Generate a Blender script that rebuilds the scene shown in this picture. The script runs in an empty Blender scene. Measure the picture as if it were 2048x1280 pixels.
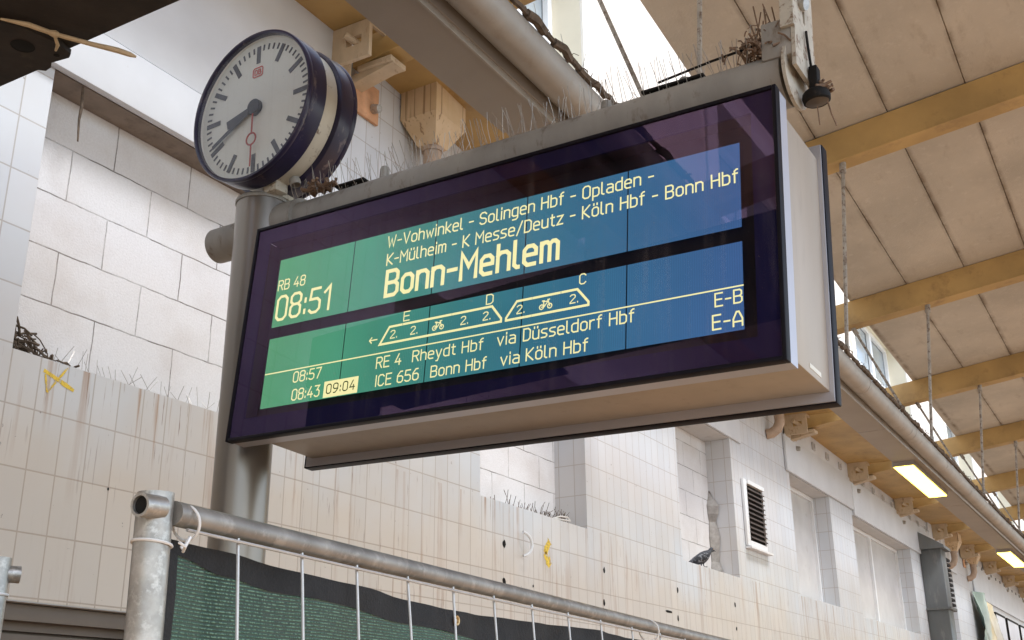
import bpy, bmesh, math, random
from mathutils import Vector, Matrix, Euler
random.seed(7)
rad = math.radians
sc = bpy.context.scene
col = sc.collection

# ---------------------------------------------------------------- camera (at the origin, platform 1.72 m below)
CAM_YAW, CAM_PITCH, CAM_ROLL, FOC = 0.52759843, 0.351864, -0.00886576, 2233.855
fw = Vector((math.cos(CAM_PITCH)*math.cos(CAM_YAW), math.cos(CAM_PITCH)*math.sin(CAM_YAW), math.sin(CAM_PITCH)))
r0 = Vector((math.sin(CAM_YAW), -math.cos(CAM_YAW), 0)); u0 = r0.cross(fw)
rt = r0*math.cos(CAM_ROLL) + u0*math.sin(CAM_ROLL)
up = u0*math.cos(CAM_ROLL) - r0*math.sin(CAM_ROLL)
cd = bpy.data.cameras.new('camera'); cam = bpy.data.objects.new('camera', cd); col.objects.link(cam)
cd.sensor_width = 36; cd.lens = 36*FOC/2048; cd.clip_start = .05; cd.clip_end = 500
cam.matrix_world = Matrix(((rt.x, up.x, -fw.x, 0), (rt.y, up.y, -fw.y, 0), (rt.z, up.z, -fw.z, 0), (0, 0, 0, 1)))
sc.camera = cam
GZ = -1.72                                    # platform level

# ---------------------------------------------------------------- light
SUN_EL, SUN_AZ = 58, 262                      # direction the light comes from, degrees; azimuth from +X towards +Y
w = bpy.data.worlds.new('World'); sc.world = w; w.use_nodes = True
nt = w.node_tree; nt.nodes.clear()
sky = nt.nodes.new('ShaderNodeTexSky'); sky.sky_type = 'NISHITA'; sky.sun_disc = False
sky.sun_elevation = rad(SUN_EL); sky.sun_rotation = rad(90 - SUN_AZ)
hs = nt.nodes.new('ShaderNodeHueSaturation'); hs.inputs['Saturation'].default_value = .7
bg = nt.nodes.new('ShaderNodeBackground'); bg.inputs['Strength'].default_value = .15
wo = nt.nodes.new('ShaderNodeOutputWorld')
nt.links.new(sky.outputs[0], hs.inputs['Color']); nt.links.new(hs.outputs[0], bg.inputs[0]); nt.links.new(bg.outputs[0], wo.inputs[0])
sd = bpy.data.lights.new('sun', 'SUN'); sd.energy = 1.5; sd.angle = rad(18); sd.color = (.97, .985, 1)
sun = bpy.data.objects.new('sun', sd); col.objects.link(sun)
ld = Vector((math.cos(rad(SUN_EL))*math.cos(rad(SUN_AZ)), math.cos(rad(SUN_EL))*math.sin(rad(SUN_AZ)), math.sin(rad(SUN_EL))))
sun.rotation_euler = ld.to_track_quat('Z', 'Y').to_euler()
sc.view_settings.view_transform = 'Standard'; sc.view_settings.look = 'None'
sc.view_settings.exposure = 1.3; sc.view_settings.gamma = 1

# ---------------------------------------------------------------- helpers
def rotm(a, b, c):
    return (Matrix.Rotation(a, 3, 'Z') @ Matrix.Rotation(b, 3, 'Y') @ Matrix.Rotation(c, 3, 'X'))
def tag(o, label=None, cat=None, group=None, kind=None):
    if label: o['label'] = label
    if cat: o['category'] = cat
    if group: o['group'] = group
    if kind: o['kind'] = kind
    return o
def empty(name, loc, rot=None, label=None, cat=None, group=None):
    o = bpy.data.objects.new(name, None); col.objects.link(o)
    m = (rot or Matrix.Identity(3)).to_4x4(); m.translation = Vector(loc)
    o.matrix_world = m
    o.empty_display_size = .1
    return tag(o, label, cat, group)
def copy_tree(o, parent=None):
    c = o.copy(); col.objects.link(c); c.parent = parent
    for ch in list(o.children): copy_tree(ch, c)
    return c

class B:
    def __init__(s): s.v = []; s.f = []
    def add(s, vs, fs):
        n = len(s.v); s.v += [Vector(p) for p in vs]; s.f += [tuple(i+n for i in f) for f in fs]; return s
    def quad(s, a, b, c, d): return s.add([a, b, c, d], [(0, 1, 2, 3)])
    def box(s, x0, x1, y0, y1, z0, z1, bev=0):
        if bev:
            bm = bmesh.new(); bmesh.ops.create_cube(bm, size=1)
            for v in bm.verts: v.co = Vector((x0+(v.co.x+.5)*(x1-x0), y0+(v.co.y+.5)*(y1-y0), z0+(v.co.z+.5)*(z1-z0)))
            bmesh.ops.bevel(bm, geom=bm.edges[:], offset=bev, segments=2, affect='EDGES', profile=.5)
            bm.verts.index_update()
            s.add([v.co.copy() for v in bm.verts], [tuple(v.index for v in f.verts) for f in bm.faces]); bm.free(); return s
        p = [(x, y, z) for x in (x0, x1) for y in (y0, y1) for z in (z0, z1)]
        return s.add(p, [(0, 1, 3, 2), (4, 6, 7, 5), (0, 4, 5, 1), (2, 3, 7, 6), (0, 2, 6, 4), (1, 5, 7, 3)])
    def hexa(s, p):      # 8 points ordered as box
        return s.add(p, [(0, 1, 3, 2), (4, 6, 7, 5), (0, 4, 5, 1), (2, 3, 7, 6), (0, 2, 6, 4), (1, 5, 7, 3)])
    def tube(s, pts, r, n=12, cap=True):
        pts = [Vector(p) for p in pts]; rs = r if isinstance(r, (list, tuple)) else [r]*len(pts)
        base = len(s.v); t0 = (pts[1]-pts[0]).normalized()
        a = Vector((0, 0, 1)) if abs(t0.z) < .9 else Vector((1, 0, 0)); nx = t0.cross(a).normalized()
        for i, p in enumerate(pts):
            t = (pts[min(i+1, len(pts)-1)] - pts[max(i-1, 0)]).normalized()
            nx = (nx - t*nx.dot(t)).normalized(); ny = t.cross(nx)
            for k in range(n):
                an = 2*math.pi*k/n; s.v.append(p + (nx*math.cos(an)+ny*math.sin(an))*rs[i])
        for i in range(len(pts)-1):
            for k in range(n):
                k2 = (k+1) % n
                s.f.append((base+i*n+k, base+i*n+k2, base+(i+1)*n+k2, base+(i+1)*n+k))
        if cap:
            s.f.append(tuple(base+k for k in reversed(range(n)))); e = base+(len(pts)-1)*n; s.f.append(tuple(e+k for k in range(n)))
        return s
    def lathe(s, prof, c, ax, n=48, closed=False):   # prof: list of (r, t) along axis ax from c
        ax = Vector(ax).normalized(); a = Vector((0, 0, 1)) if abs(ax.z) < .9 else Vector((1, 0, 0))
        nx = ax.cross(a).normalized(); ny = ax.cross(nx); c = Vector(c); base = len(s.v); m = len(prof)
        for r, t in prof:
            for k in range(n):
                an = 2*math.pi*k/n; s.v.append(c + ax*t + (nx*math.cos(an)+ny*math.sin(an))*r)
        for i in range(m if closed else m-1):
            j = (i+1) % m
            for k in range(n):
                k2 = (k+1) % n; s.f.append((base+i*n+k, base+i*n+k2, base+j*n+k2, base+j*n+k))
        return s
    def disc(s, c, ax, r, n=48): s.lathe([(r, 0)], c, ax, n); s.f.append(tuple(range(len(s.v)-n, len(s.v)))); return s
    def prism(s, poly, off):   # polygon (3D points) extruded by vector
        n = len(poly); off = Vector(off); b = len(s.v)
        s.v += [Vector(p) for p in poly] + [Vector(p)+off for p in poly]
        s.f.append(tuple(b+i for i in range(n))); s.f.append(tuple(b+n+i for i in reversed(range(n))))
        for i in range(n):
            j = (i+1) % n; s.f.append((b+i, b+n+i, b+n+j, b+j))
        return s
    def build(s, name, mat, parent=None, local=False, smooth=35, fix=True):
        vs = s.v
        if parent is not None and not local:
            rt_ = parent
            while rt_.parent is not None: rt_ = rt_.parent
            inv = rt_.matrix_world.inverted(); vs = [inv @ v for v in vs]
        me = bpy.data.meshes.new(name); me.from_pydata([tuple(v) for v in vs], [], s.f)
        if fix:
            bm = bmesh.new(); bm.from_mesh(me); bmesh.ops.recalc_face_normals(bm, faces=bm.faces); bm.to_mesh(me); bm.free()
        if smooth:
            for p in me.polygons: p.use_smooth = True
            me.set_sharp_from_angle(angle=rad(smooth))
        for m in (mat if isinstance(mat, (list, tuple)) else [mat]): me.materials.append(m)
        o = bpy.data.objects.new(name, me); col.objects.link(o)
        if parent is not None: o.parent = parent
        return o

# ---------------------------------------------------------------- materials
def newmat(name):
    m = bpy.data.materials.new(name); m.use_nodes = True; t = m.node_tree
    return m, t, t.nodes['Principled BSDF']
def N(t, kind, **kw):
    n = t.nodes.new('ShaderNode'+kind)
    for k, v in kw.items(): setattr(n, k, v)
    return n
def L(t, a, b): t.links.new(a, b)
def posn(t, sx=1, sy=1, sz=1, obj=False):
    mp = N(t, 'Mapping'); mp.inputs['Scale'].default_value = (sx, sy, sz)
    L(t, N(t, 'TexCoord').outputs['Object'] if obj else N(t, 'NewGeometry').outputs['Position'], mp.inputs['Vector'])
    return mp.outputs[0]
def noise(t, vec, scale, detail=4, rough=.55):
    n = N(t, 'TexNoise'); n.inputs['Scale'].default_value = scale; n.inputs['Detail'].default_value = detail; n.inputs['Roughness'].default_value = rough
    L(t, vec, n.inputs['Vector']); return n.outputs['Fac']
def ramp(t, fac, stops):
    r = N(t, 'ValToRGB'); el = r.color_ramp.elements
    while len(el) < len(stops): el.new(.5)
    for e, (p, c) in zip(el, stops):
        e.position = p; e.color = (c, c, c, 1) if isinstance(c, (int, float)) else (*c, 1)
    L(t, fac, r.inputs[0]); return r.outputs[0]
def mixc(t, fac, a, b, mode='MIX'):
    m = N(t, 'Mix', data_type='RGBA', blend_type=mode)
    for s, x in ((0, fac), (6, a), (7, b)):
        if isinstance(x, (int, float)): m.inputs[s].default_value = x
        elif isinstance(x, tuple): m.inputs[s].default_value = (*x, 1)
        else: L(t, x, m.inputs[s])
    return m.outputs[2]
def mth(t, op, a, b=None, clamp=False):
    m = N(t, 'Math', operation=op); m.use_clamp = clamp
    for i, x in enumerate((a, b)):
        if x is None: continue
        if isinstance(x, (int, float)): m.inputs[i].default_value = x
        else: L(t, x, m.inputs[i])
    return m.outputs[0]
def bump(t, p, h, strength=.3, dist=.01):
    b = N(t, 'Bump'); b.inputs['Strength'].default_value = strength; b.inputs['Distance'].default_value = dist
    L(t, h, b.inputs['Height']); L(t, b.outputs[0], p.inputs['Normal'])
def surf(name, c, rough=.6, metal=0, var=.15, scale=6, c2=None, thr=(.45, .7), bmp=0, bscale=60, stretch=(1, 1, 1), spec=.5, obj=False):
    m, t, p = newmat(name)
    v = posn(t, *stretch, obj=obj)
    n1 = noise(t, v, scale, 6)
    lo = tuple(x*(1-var) for x in c); hi = tuple(min(1, x*(1+var)) for x in c)
    base = ramp(t, n1, [(.3, lo), (.7, hi)])
    if c2: base = mixc(t, ramp(t, noise(t, v, scale*2.3, 8, .65), [(thr[0], 0), (thr[1], 1)]), base, c2)
    L(t, base, p.inputs['Base Color'])
    p.inputs['Roughness'].default_value = rough; p.inputs['Metallic'].default_value = metal
    p.inputs['Specular IOR Level'].default_value = spec
    if bmp: bump(t, p, noise(t, v, bscale, 5), bmp, .004)
    return m
def emit(name, c, s):
    m, t, p = newmat(name); t.nodes.remove(p)
    e = N(t, 'Emission'); e.inputs[0].default_value = (*c, 1); e.inputs[1].default_value = s
    L(t, e.outputs[0], t.nodes['Material Output'].inputs[0]); return m

def wall_uv(t):
    sp = N(t, 'SeparateXYZ'); L(t, N(t, 'NewGeometry').outputs['Position'], sp.inputs[0])
    s = mth(t, 'ADD', sp.outputs[0], sp.outputs[1]); cb = N(t, 'CombineXYZ'); L(t, s, cb.inputs[0]); L(t, sp.outputs[2], cb.inputs[1])
    return cb.outputs[0], sp
def brick(t, uv, bw, rh, mortar, off, ox, oz, c1, c2, cm, smooth=.1):
    mp = N(t, 'Mapping'); mp.inputs['Location'].default_value = (ox, oz, 0); L(t, uv, mp.inputs[0])
    b = N(t, 'TexBrick'); b.offset = off; b.offset_frequency = 2; b.squash = 1
    for k, x in (('Color1', c1), ('Color2', c2), ('Mortar', cm)): b.inputs[k].default_value = (*x, 1)
    b.inputs['Scale'].default_value = 1; b.inputs['Mortar Size'].default_value = mortar; b.inputs['Mortar Smooth'].default_value = smooth
    b.inputs['Bias'].default_value = 0; b.inputs['Brick Width'].default_value = bw; b.inputs['Row Height'].default_value = rh
    L(t, mp.outputs[0], b.inputs[0]); return b
def m_tiles():
    m, t, p = newmat('glazed tiles'); uv, sp = wall_uv(t)
    b = brick(t, uv, .14, .25, .0035, 0, -(2.853+3.95) + .14*60, -1.008 + .25*20, (.60, .63, .668), (.65, .672, .70), (.45, .43, .42))
    g = N(t, 'NewGeometry').outputs['Position']
    aged_warm_light = mth(t, 'ADD', sp.outputs[2], mth(t, 'MULTIPLY', noise(t, g, 1.4, 3), .9))
    base = mixc(t, ramp(t, mth(t, 'MULTIPLY', aged_warm_light, .5), [(.74, 1), (1.0, 0)]), b.outputs[0], (1.0, .86, .71), 'MULTIPLY')  # lower tiles peach: part discolouring, part warm low light painted in
    # big uneven soiling
    base = mixc(t, ramp(t, noise(t, g, .9, 5), [(.42, 0), (.75, .36)]), base, (.55, .44, .34))
    # rust and bird-dropping runs below the sills
    mp = N(t, 'Mapping'); mp.inputs['Scale'].default_value = (16, 1, .55); L(t, uv_swap(t, uv), mp.inputs[0])
    st = ramp(t, noise(t, mp.outputs[0], 1, 5, .6), [(.55, 0), (.64, 1)])
    zmask = ramp(t, mth(t, 'ADD', mth(t, 'MULTIPLY', sp.outputs[2], .5), .3), [(.35, 0), (.5, .6), (1.0, 1), ])
    zcut = mth(t, 'LESS_THAN', sp.outputs[2], 1.485)
    xm = ramp(t, noise(t, g, 1.1, 3), [(.42, .05), (.6, 1)])
    f = mth(t, 'MULTIPLY', mth(t, 'MULTIPLY', st, zcut), mth(t, 'MULTIPLY', xm, zmask))
    base = mixc(t, mth(t, 'MULTIPLY', f, .75), base, (.36, .21, .12))
    mp2 = N(t, 'Mapping'); mp2.inputs['Scale'].default_value = (75, 1, 3.2); L(t, uv_swap(t, uv), mp2.inputs[0])
    fine = ramp(t, noise(t, mp2.outputs[0], 1, 4, .6), [(.625, 0), (.67, 1)])
    base = mixc(t, mth(t, 'MULTIPLY', mth(t, 'MULTIPLY', fine, mth(t, 'LESS_THAN', sp.outputs[2], 1.485)), mth(t, 'MULTIPLY', xm, .8)), base, (.22, .12, .08))
    # small chips
    ch = ramp(t, noise(t, g, 28, 3), [(.735, 0), (.76, 1)])
    base = mixc(t, mth(t, 'MULTIPLY', ch, .7), base, (.25, .2, .17))
    L(t, base, p.inputs['Base Color']); p.inputs['Roughness'].default_value = .38; p.inputs['Specular IOR Level'].default_value = .35
    h = mth(t, 'ADD', mth(t, 'MULTIPLY', b.outputs['Fac'], -1), mth(t, 'MULTIPLY', noise(t, g, 5, 2), .25))
    bump(t, p, h, .35, .004)
    return m
def uv_swap(t, uv):
    s = N(t, 'SeparateXYZ'); L(t, uv, s.inputs[0]); c = N(t, 'CombineXYZ'); L(t, s.outputs[0], c.inputs[0]); L(t, s.outputs[1], c.inputs[2]); return c.outputs[0]
def m_blocks():
    m, t, p = newmat('aerated concrete blocks'); uv, sp = wall_uv(t)
    g = N(t, 'NewGeometry').outputs['Position']
    wob = N(t, 'Mix', data_type='VECTOR'); wob.inputs[0].default_value = .012
    nz = N(t, 'TexNoise'); nz.inputs['Scale'].default_value = 9; L(t, g, nz.inputs['Vector'])
    L(t, uv, wob.inputs[4]); L(t, nz.outputs['Color'], wob.inputs[5])
    b = brick(t, wob.outputs[1], .475, .256, .0035, .5, -.12, -1.775+.256*20, (.68, .67, .675), (.73, .72, .725), (.70, .69, .69), .3)
    base = mixc(t, ramp(t, noise(t, g, 90, 3), [(.3, 0), (.75, .35)]), mixc(t, mth(t, 'MULTIPLY', b.outputs['Fac'], ramp(t, noise(t, g, 5, 5, .7), [(.38, .25), (.55, 1)])), b.outputs[0], (.17, .15, .14)), (.5, .48, .47))
    base = mixc(t, ramp(t, noise(t, g, 2.2, 7), [(.45, 0), (.72, .45)]), base, (.47, .41, .365))
    L(t, base, p.inputs['Base Color']); p.inputs['Roughness'].default_value = .9
    h = mth(t, 'ADD', mth(t, 'MULTIPLY', b.outputs['Fac'], -1), mth(t, 'MULTIPLY', noise(t, g, 110, 5), .45))
    bump(t, p, h, .8, .006); return m

M = {}
M['tiles'] = m_tiles(); M['blocks'] = m_blocks()
M['white_sheet'] = surf('white sheet metal', (.65, .67, .70), .45, 0, .06, 2.5, (.45, .4, .36), (.66, .8))
M['grey_board'] = surf('grey board', (.56, .55, .54), .6, 0, .08, 3, (.42, .38, .35), (.6, .8))
M['facade'] = surf('cream plaster', (.74, .66, .58), .9, 0, .06, 3, (.62, .5, .42), (.55, .85), .3, 90)
M['facade_trim'] = surf('pale trim', (.78, .74, .66), .8, 0, .04, 3)
M['facade_reveal'] = surf('cream reveal', (.72, .66, .52), .8, 0, .05, 2)
M['win_frame'] = surf('white window paint', (.8, .81, .82), .4, 0, .03, 5)
def m_slab():
    m, t, p = newmat('weathered concrete slabs'); g = posn(t)
    base = ramp(t, noise(t, g, 1.3, 6), [(.3, (.45, .40, .325)), (.7, (.60, .53, .43))])
    base = mixc(t, ramp(t, noise(t, posn(t, 1, 3, 1), 2.6, 8, .7), [(.56, 0), (.78, .6)]), base, (.34, .27, .195))
    base = mixc(t, ramp(t, noise(t, g, 14, 6, .7), [(.55, 0), (.75, .35)]), base, (.72, .67, .58))
    sp = N(t, 'SeparateXYZ'); L(t, g, sp.inputs[0])
    fr = mth(t, 'FRACT', mth(t, 'DIVIDE', mth(t, 'ADD', sp.outputs[1], 10.92-.12), .546))
    d = mth(t, 'MULTIPLY', mth(t, 'ABSOLUTE', mth(t, 'SUBTRACT', fr, .5)), 2)
    j = mth(t, 'MULTIPLY', ramp(t, d, [(.86, 0), (1, 1)]), ramp(t, noise(t, g, 3.5, 6, .7), [(.38, .05), (.62, .95)]))
    base = mixc(t, j, base, (.19, .135, .09))
    L(t, base, p.inputs['Base Color']); p.inputs['Roughness'].default_value = .95
    bump(t, p, noise(t, posn(t), 55, 6, .7), .7, .006); return m
M['slab'] = m_slab()
M['beam'] = surf('mustard paint', (.47, .305, .115), .55, 0, .18, 2.2, (.26, .155, .065), (.55, .8), .25, 25)
M['cream_steel'] = surf('cream paint', (.56, .44, .30), .55, 0, .12, 9, (.30, .17, .09), (.58, .75), .2, 40, (1, 1, .5))
M['primer'] = surf('orange primer', (.62, .34, .19), .7, 0, .15, 12, (.25, .12, .07), (.62, .8))
M['channel'] = surf('grey channel sheet', (.33, .30, .265), .55, 0, .08, 2, (.2, .17, .14), (.68, .8))
M['gutter'] = surf('dull zinc', (.36, .33, .29), .5, .15, .12, 5, (.3, .25, .2), (.55, .75), .1, 30)
M['galv'] = surf('galvanised steel', (.40, .38, .345), .40, .75, .25, 38, (.52, .5, .46), (.5, .62), .12, 60)
M['galv_rail'] = surf('weathered tube', (.29, .27, .24), .5, .6, .25, 18, (.40, .37, .33), (.52, .66), .15, 50)
M['wire'] = surf('galvanised wire', (.55, .54, .52), .45, .6, .1, 40)
M['post'] = surf('brushed steel post', (.25, .222, .19), .33, .85, .06, 4, None, bmp=.03, bscale=120, stretch=(1, 1, .05))
M['tube'] = surf('grey painted tube', (.32, .30, .265), .6, .1, .14, 9, (.17, .125, .09), (.56, .72), .2, 50, (1, 1, .4))
M['sign_alu'] = surf('warm grey aluminium', (.42, .36, .29), .45, .15, .05, 7, (.31, .25, .19), (.58, .85), bmp=.04, bscale=40, stretch=(1.5, 1.5, .25), obj=True)
M['sign_strip'] = surf('silver aluminium', (.52, .52, .56), .38, .5, .04, 4)
M['black_frame'] = surf('black anodised frame', (.007, .006, .010), .5, 0, .2, 5, spec=.15)
M['clock_navy'] = surf('scuffed navy lacquer', (.022, .018, .05), .3, 0, .3, 9, (.15, .12, .13), (.58, .68), .1, 40, (1, 1, .35))
M['clock_cream'] = surf('chipped cream enamel', (.60, .56, .46), .45, 0, .08, 8, (.22, .16, .11), (.60, .68))
M['dial'] = surf('white dial', (.68, .685, .66), .5, 0, .035, 5, (.56, .54, .48), (.62, .85))
M['dial_ink'] = surf('faded dial ink', (.10, .105, .13), .6, 0, .25, 30)
M['hand'] = surf('dark hand paint', (.055, .06, .085), .5, 0, .1, 10)
M['red'] = surf('faded red paint', (.36, .055, .05), .5, 0, .1, 20)
M['logo_red'] = surf('faded red print', (.62, .12, .12), .5, 0, .1, 40)
M['dark_steel'] = surf('sooty dark steel', (.030, .022, .017), .75, 0, .35, 9, (.06, .045, .03), (.6, .78), .4, 30)
M['straw'] = surf('dry straw', (.55, .42, .26), .8, 0, .15, 40)
M['rod'] = surf('flaking grey rod', (.36, .33, .29), .6, .2, .25, 14, (.16, .11, .08), (.5, .62), .3, 60)
M['twig'] = surf('dry dirt and twigs', (.12, .088, .062), .95, 0, .4, 40, None, bmp=.8, bscale=80)
M['muck'] = surf('crusted droppings', (.20, .13, .085), .95, 0, .35, 30, (.4, .33, .26), (.6, .7), .9, 60)
M['spike'] = surf('stainless spike wire', (.36, .33, .29), .4, .7, .1, 20)
M['black_plastic'] = surf('sooty black plastic', (.010, .009, .008), .7, 0, .3, 20, (.04, .03, .022), (.55, .7), spec=.2)
M['lamp_glass'] = surf('milky lens', (.07, .055, .042), .5, 0, .1, 30)
M['tie'] = surf('white nylon', (.75, .73, .69), .4, 0, .05, 20)
M['brass'] = surf('brass eyelet', (.55, .38, .18), .4, .8, .2, 60)
M['black_hem'] = surf('black woven tape', (.012, .012, .012), .8, 0, .3, 30, None, bmp=.5, bscale=220)
M['duct'] = surf('grey duct steel', (.17, .18, .18), .45, .4, .15, 3, (.26, .26, .25), (.55, .7), stretch=(1, 1, .3))
M['louvre_dark'] = surf('brown louvre', (.075, .055, .048), .6, 0, .2, 12)
M['shutter'] = surf('brown shutter', (.15, .115, .085), .55, 0, .15, 4)
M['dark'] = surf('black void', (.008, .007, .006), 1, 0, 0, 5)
M['yellow'] = surf('yellow spray paint', (.78, .54, .06), .7, 0, .12, 20)
_t = M['yellow'].node_tree; _tr = N(_t, 'BsdfTransparent'); _ms = N(_t, 'MixShader')
L(_t, ramp(_t, noise(_t, posn(_t), 34, 5, .7), [(.36, .15), (.52, 1)]), _ms.inputs[0]); L(_t, _tr.outputs[0], _ms.inputs[1]); L(_t, _t.nodes['Principled BSDF'].outputs[0], _ms.inputs[2]); L(_t, _ms.outputs[0], _t.nodes['Material Output'].inputs[0])
M['pigeon'] = surf('slate feathers', (.045, .05, .062), .6, 0, .3, 25, (.10, .11, .13), (.5, .6), obj=True)
M['pigeon_wing'] = surf('dark wing feathers', (.02, .022, .028), .6, 0, .3, 12, (.21, .22, .24), (.50, .56), obj=True)
M['pipe'] = surf('stained clay pipe', (.46, .34, .25), .6, 0, .15, 10, (.25, .16, .11), (.58, .75))
M['mortar'] = surf('smeared mortar', (.33, .31, .29), .95, 0, .2, 20, None, bmp=.6, bscale=50)
M['sheet'] = surf('crumpled film', (.58, .62, .58), .3, 0, .1, 3)
M['paper'] = surf('notice paper', (.66, .67, .70), .5, 0, .05, 4)
M['paving'] = surf('platform paving', (.46, .285, .155), .85, 0, .12, 1.5, (.34, .22, .13), (.55, .8), .2, 30)
M['ballast'] = surf('track ballast', (.30, .26, .22), .95, 0, .3, 9, None, bmp=.9, bscale=18)
M['label'] = surf('pale label', (.75, .72, .62), .5, 0, .03, 10)
M['lamp_on'] = emit('lit diffuser', (1, .76, .10), 4)
M['raw'] = surf('bare sooty concrete', (.25, .205, .17), .95, 0, .2, 6, (.15, .12, .10), (.5, .8), .4, 60)  # shade under the lintel painted into this soffit colour
def m_glasspane(name, tint, gl=(1, 1, 1), ior=1.5, mult=1.0, dirt=0):
    m, t, p = newmat(name); t.nodes.remove(p)
    tr = N(t, 'BsdfTransparent'); tr.inputs[0].default_value = (*tint, 1)
    g = N(t, 'BsdfGlossy'); g.inputs[0].default_value = (*gl, 1); g.inputs['Roughness'].default_value = .015
    lw = N(t, 'LayerWeight'); lw.inputs[0].default_value = .5
    f5 = mth(t, 'POWER', lw.outputs['Facing'], 5)
    fr = mth(t, 'MULTIPLY', mth(t, 'ADD', .042, mth(t, 'MULTIPLY', f5, .9)), mult, True)
    ms = N(t, 'MixShader'); L(t, fr, ms.inputs[0]); L(t, tr.outputs[0], ms.inputs[1]); L(t, g.outputs[0], ms.inputs[2])
    out = ms.outputs[0]
    if dirt:
        st = ramp(t, noise(t, posn(t, 1, 30, 1.3, obj=True), 1, 5, .6), [(.52, 0), (.75, 1)])
        lg = ramp(t, noise(t, posn(t, obj=True), 2.2, 4), [(.4, .15), (.7, 1)])
        sp = ramp(t, noise(t, posn(t, obj=True), 70, 2), [(.70, 0), (.76, 1)])
        df = N(t, 'BsdfDiffuse'); df.inputs[0].default_value = (.55, .47, .45, 1)
        m2 = N(t, 'MixShader'); L(t, mth(t, 'MULTIPLY', mth(t, 'ADD', mth(t, 'MULTIPLY', st, lg), sp), dirt), m2.inputs[0]); L(t, out, m2.inputs[1]); L(t, df.outputs[0], m2.inputs[2]); out = m2.outputs[0]
    L(t, out, t.nodes['Material Output'].inputs[0]); return m
M['glass'] = m_glasspane('board glass', (.97, .97, .98), (.95, .60, .92), 1.5, 1.35, .12)
M['clock_glass'] = m_glasspane('clock glass', (.97, .98, .97), dirt=.08)
M['win_glass'] = surf('window glass', (.34, .38, .40), .1, 0, .1, 1.5)
def m_bezel():
    m, t, p = newmat('indigo printed border')
    g = posn(t, obj=True)
    base = mixc(t, ramp(t, noise(t, g, 3.5, 5), [(.4, 0), (.8, 1)]), (.006, .006, .040), (.010, .008, .050))
    dust = ramp(t, noise(t, posn(t, 1, 22, 2.5, obj=True), 1, 3), [(.58, 0), (.85, .09)])
    base = mixc(t, dust, base, (.12, .09, .10))
    L(t, base, p.inputs['Base Color']); p.inputs['Roughness'].default_value = .6; p.inputs['Specular IOR Level'].default_value = .1
    return m
M['bezel'] = m_bezel()
M['strap'] = surf('rust-stained strap', (.50, .46, .38), .6, .1, .15, 16, (.20, .12, .07), (.54, .66), .3, 50)
def m_lcd(W):
    m, t, p = newmat('backlit panel'); t.nodes.remove(p)
    sp = N(t, 'SeparateXYZ'); L(t, N(t, 'TexCoord').outputs['Object'], sp.inputs[0])
    u = mth(t, 'DIVIDE', mth(t, 'SUBTRACT', W, sp.outputs[1]), W)
    c = ramp(t, u, [(.05, (.10, .37, .18)), (.28, (.075, .315, .21)), (.47, (.05, .215, .235)), (.68, (.042, .16, .275)), (.95, (.055, .125, .31))])
    lines = N(t, 'TexWave', wave_type='BANDS', bands_direction='Y'); lines.inputs['Scale'].default_value = 46; lines.inputs['Distortion'].default_value = 0
    L(t, N(t, 'TexCoord').outputs['Object'], lines.inputs['Vector'])
    k = mth(t, 'ADD', .88, mth(t, 'MULTIPLY', lines.outputs['Fac'], .16))
    k2 = mth(t, 'MULTIPLY', k, mth(t, 'ADD', .78, mth(t, 'MULTIPLY', noise(t, posn(t, obj=True), 3, 4), .44)))
    e = N(t, 'Emission'); L(t, c, e.inputs[0]); L(t, mth(t, 'MULTIPLY', k2, LCD_E), e.inputs[1])
    L(t, e.outputs[0], t.nodes['Material Output'].inputs[0]); return m
LCD_E = .41
def m_net():
    m, t, p = newmat('green shade net'); g = posn(t, obj=True)
    sp = N(t, 'SeparateXYZ'); L(t, g, sp.inputs[0])
    wv = N(t, 'TexWave', wave_type='BANDS', bands_direction='Z'); wv.inputs['Scale'].default_value = 72; wv.inputs['Distortion'].default_value = .5; wv.inputs['Detail'].default_value = 2
    L(t, g, wv.inputs['Vector'])
    knots = noise(t, posn(t, 260, 260, 160, obj=True), 1, 2)
    f = mth(t, 'MULTIPLY', wv.outputs['Fac'], ramp(t, knots, [(.35, .2), (.65, 1)]))
    c = ramp(t, f, [(.1, (.014, .036, .026)), (.45, (.045, .115, .078)), (.85, (.20, .33, .24))])
    c = mixc(t, ramp(t, noise(t, g, 2.5, 3), [(.4, 0), (.7, .5)]), c, (.05, .13, .09))
    L(t, c, p.inputs['Base Color']); p.inputs['Roughness'].default_value = .6
    bump(t, p, f, .6, .004)
    tr = N(t, 'BsdfTransparent'); ms = N(t, 'MixShader')
    L(t, mth(t, 'MULTIPLY', mth(t, 'LESS_THAN', f, .12), .10), ms.inputs[0]); L(t, p.outputs[0], ms.inputs[1]); L(t, tr.outputs[0], ms.inputs[2])
    L(t, ms.outputs[0], t.nodes['Material Output'].inputs[0]); return m
M['net'] = m_net()

# ================================================================ SETTING: ground
b = B(); b.box(-40, 90, -3.2, 6, GZ-1.0, GZ); tag(b.build('platform_paving', M['paving']), kind='structure')
b = B(); b.quad((-300, -300, GZ-1.05), (300, -300, GZ-1.05), (300, 300, GZ-1.05), (-300, 300, GZ-1.05)); tag(b.build('track_bed', M['ballast']), kind='structure')

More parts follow.
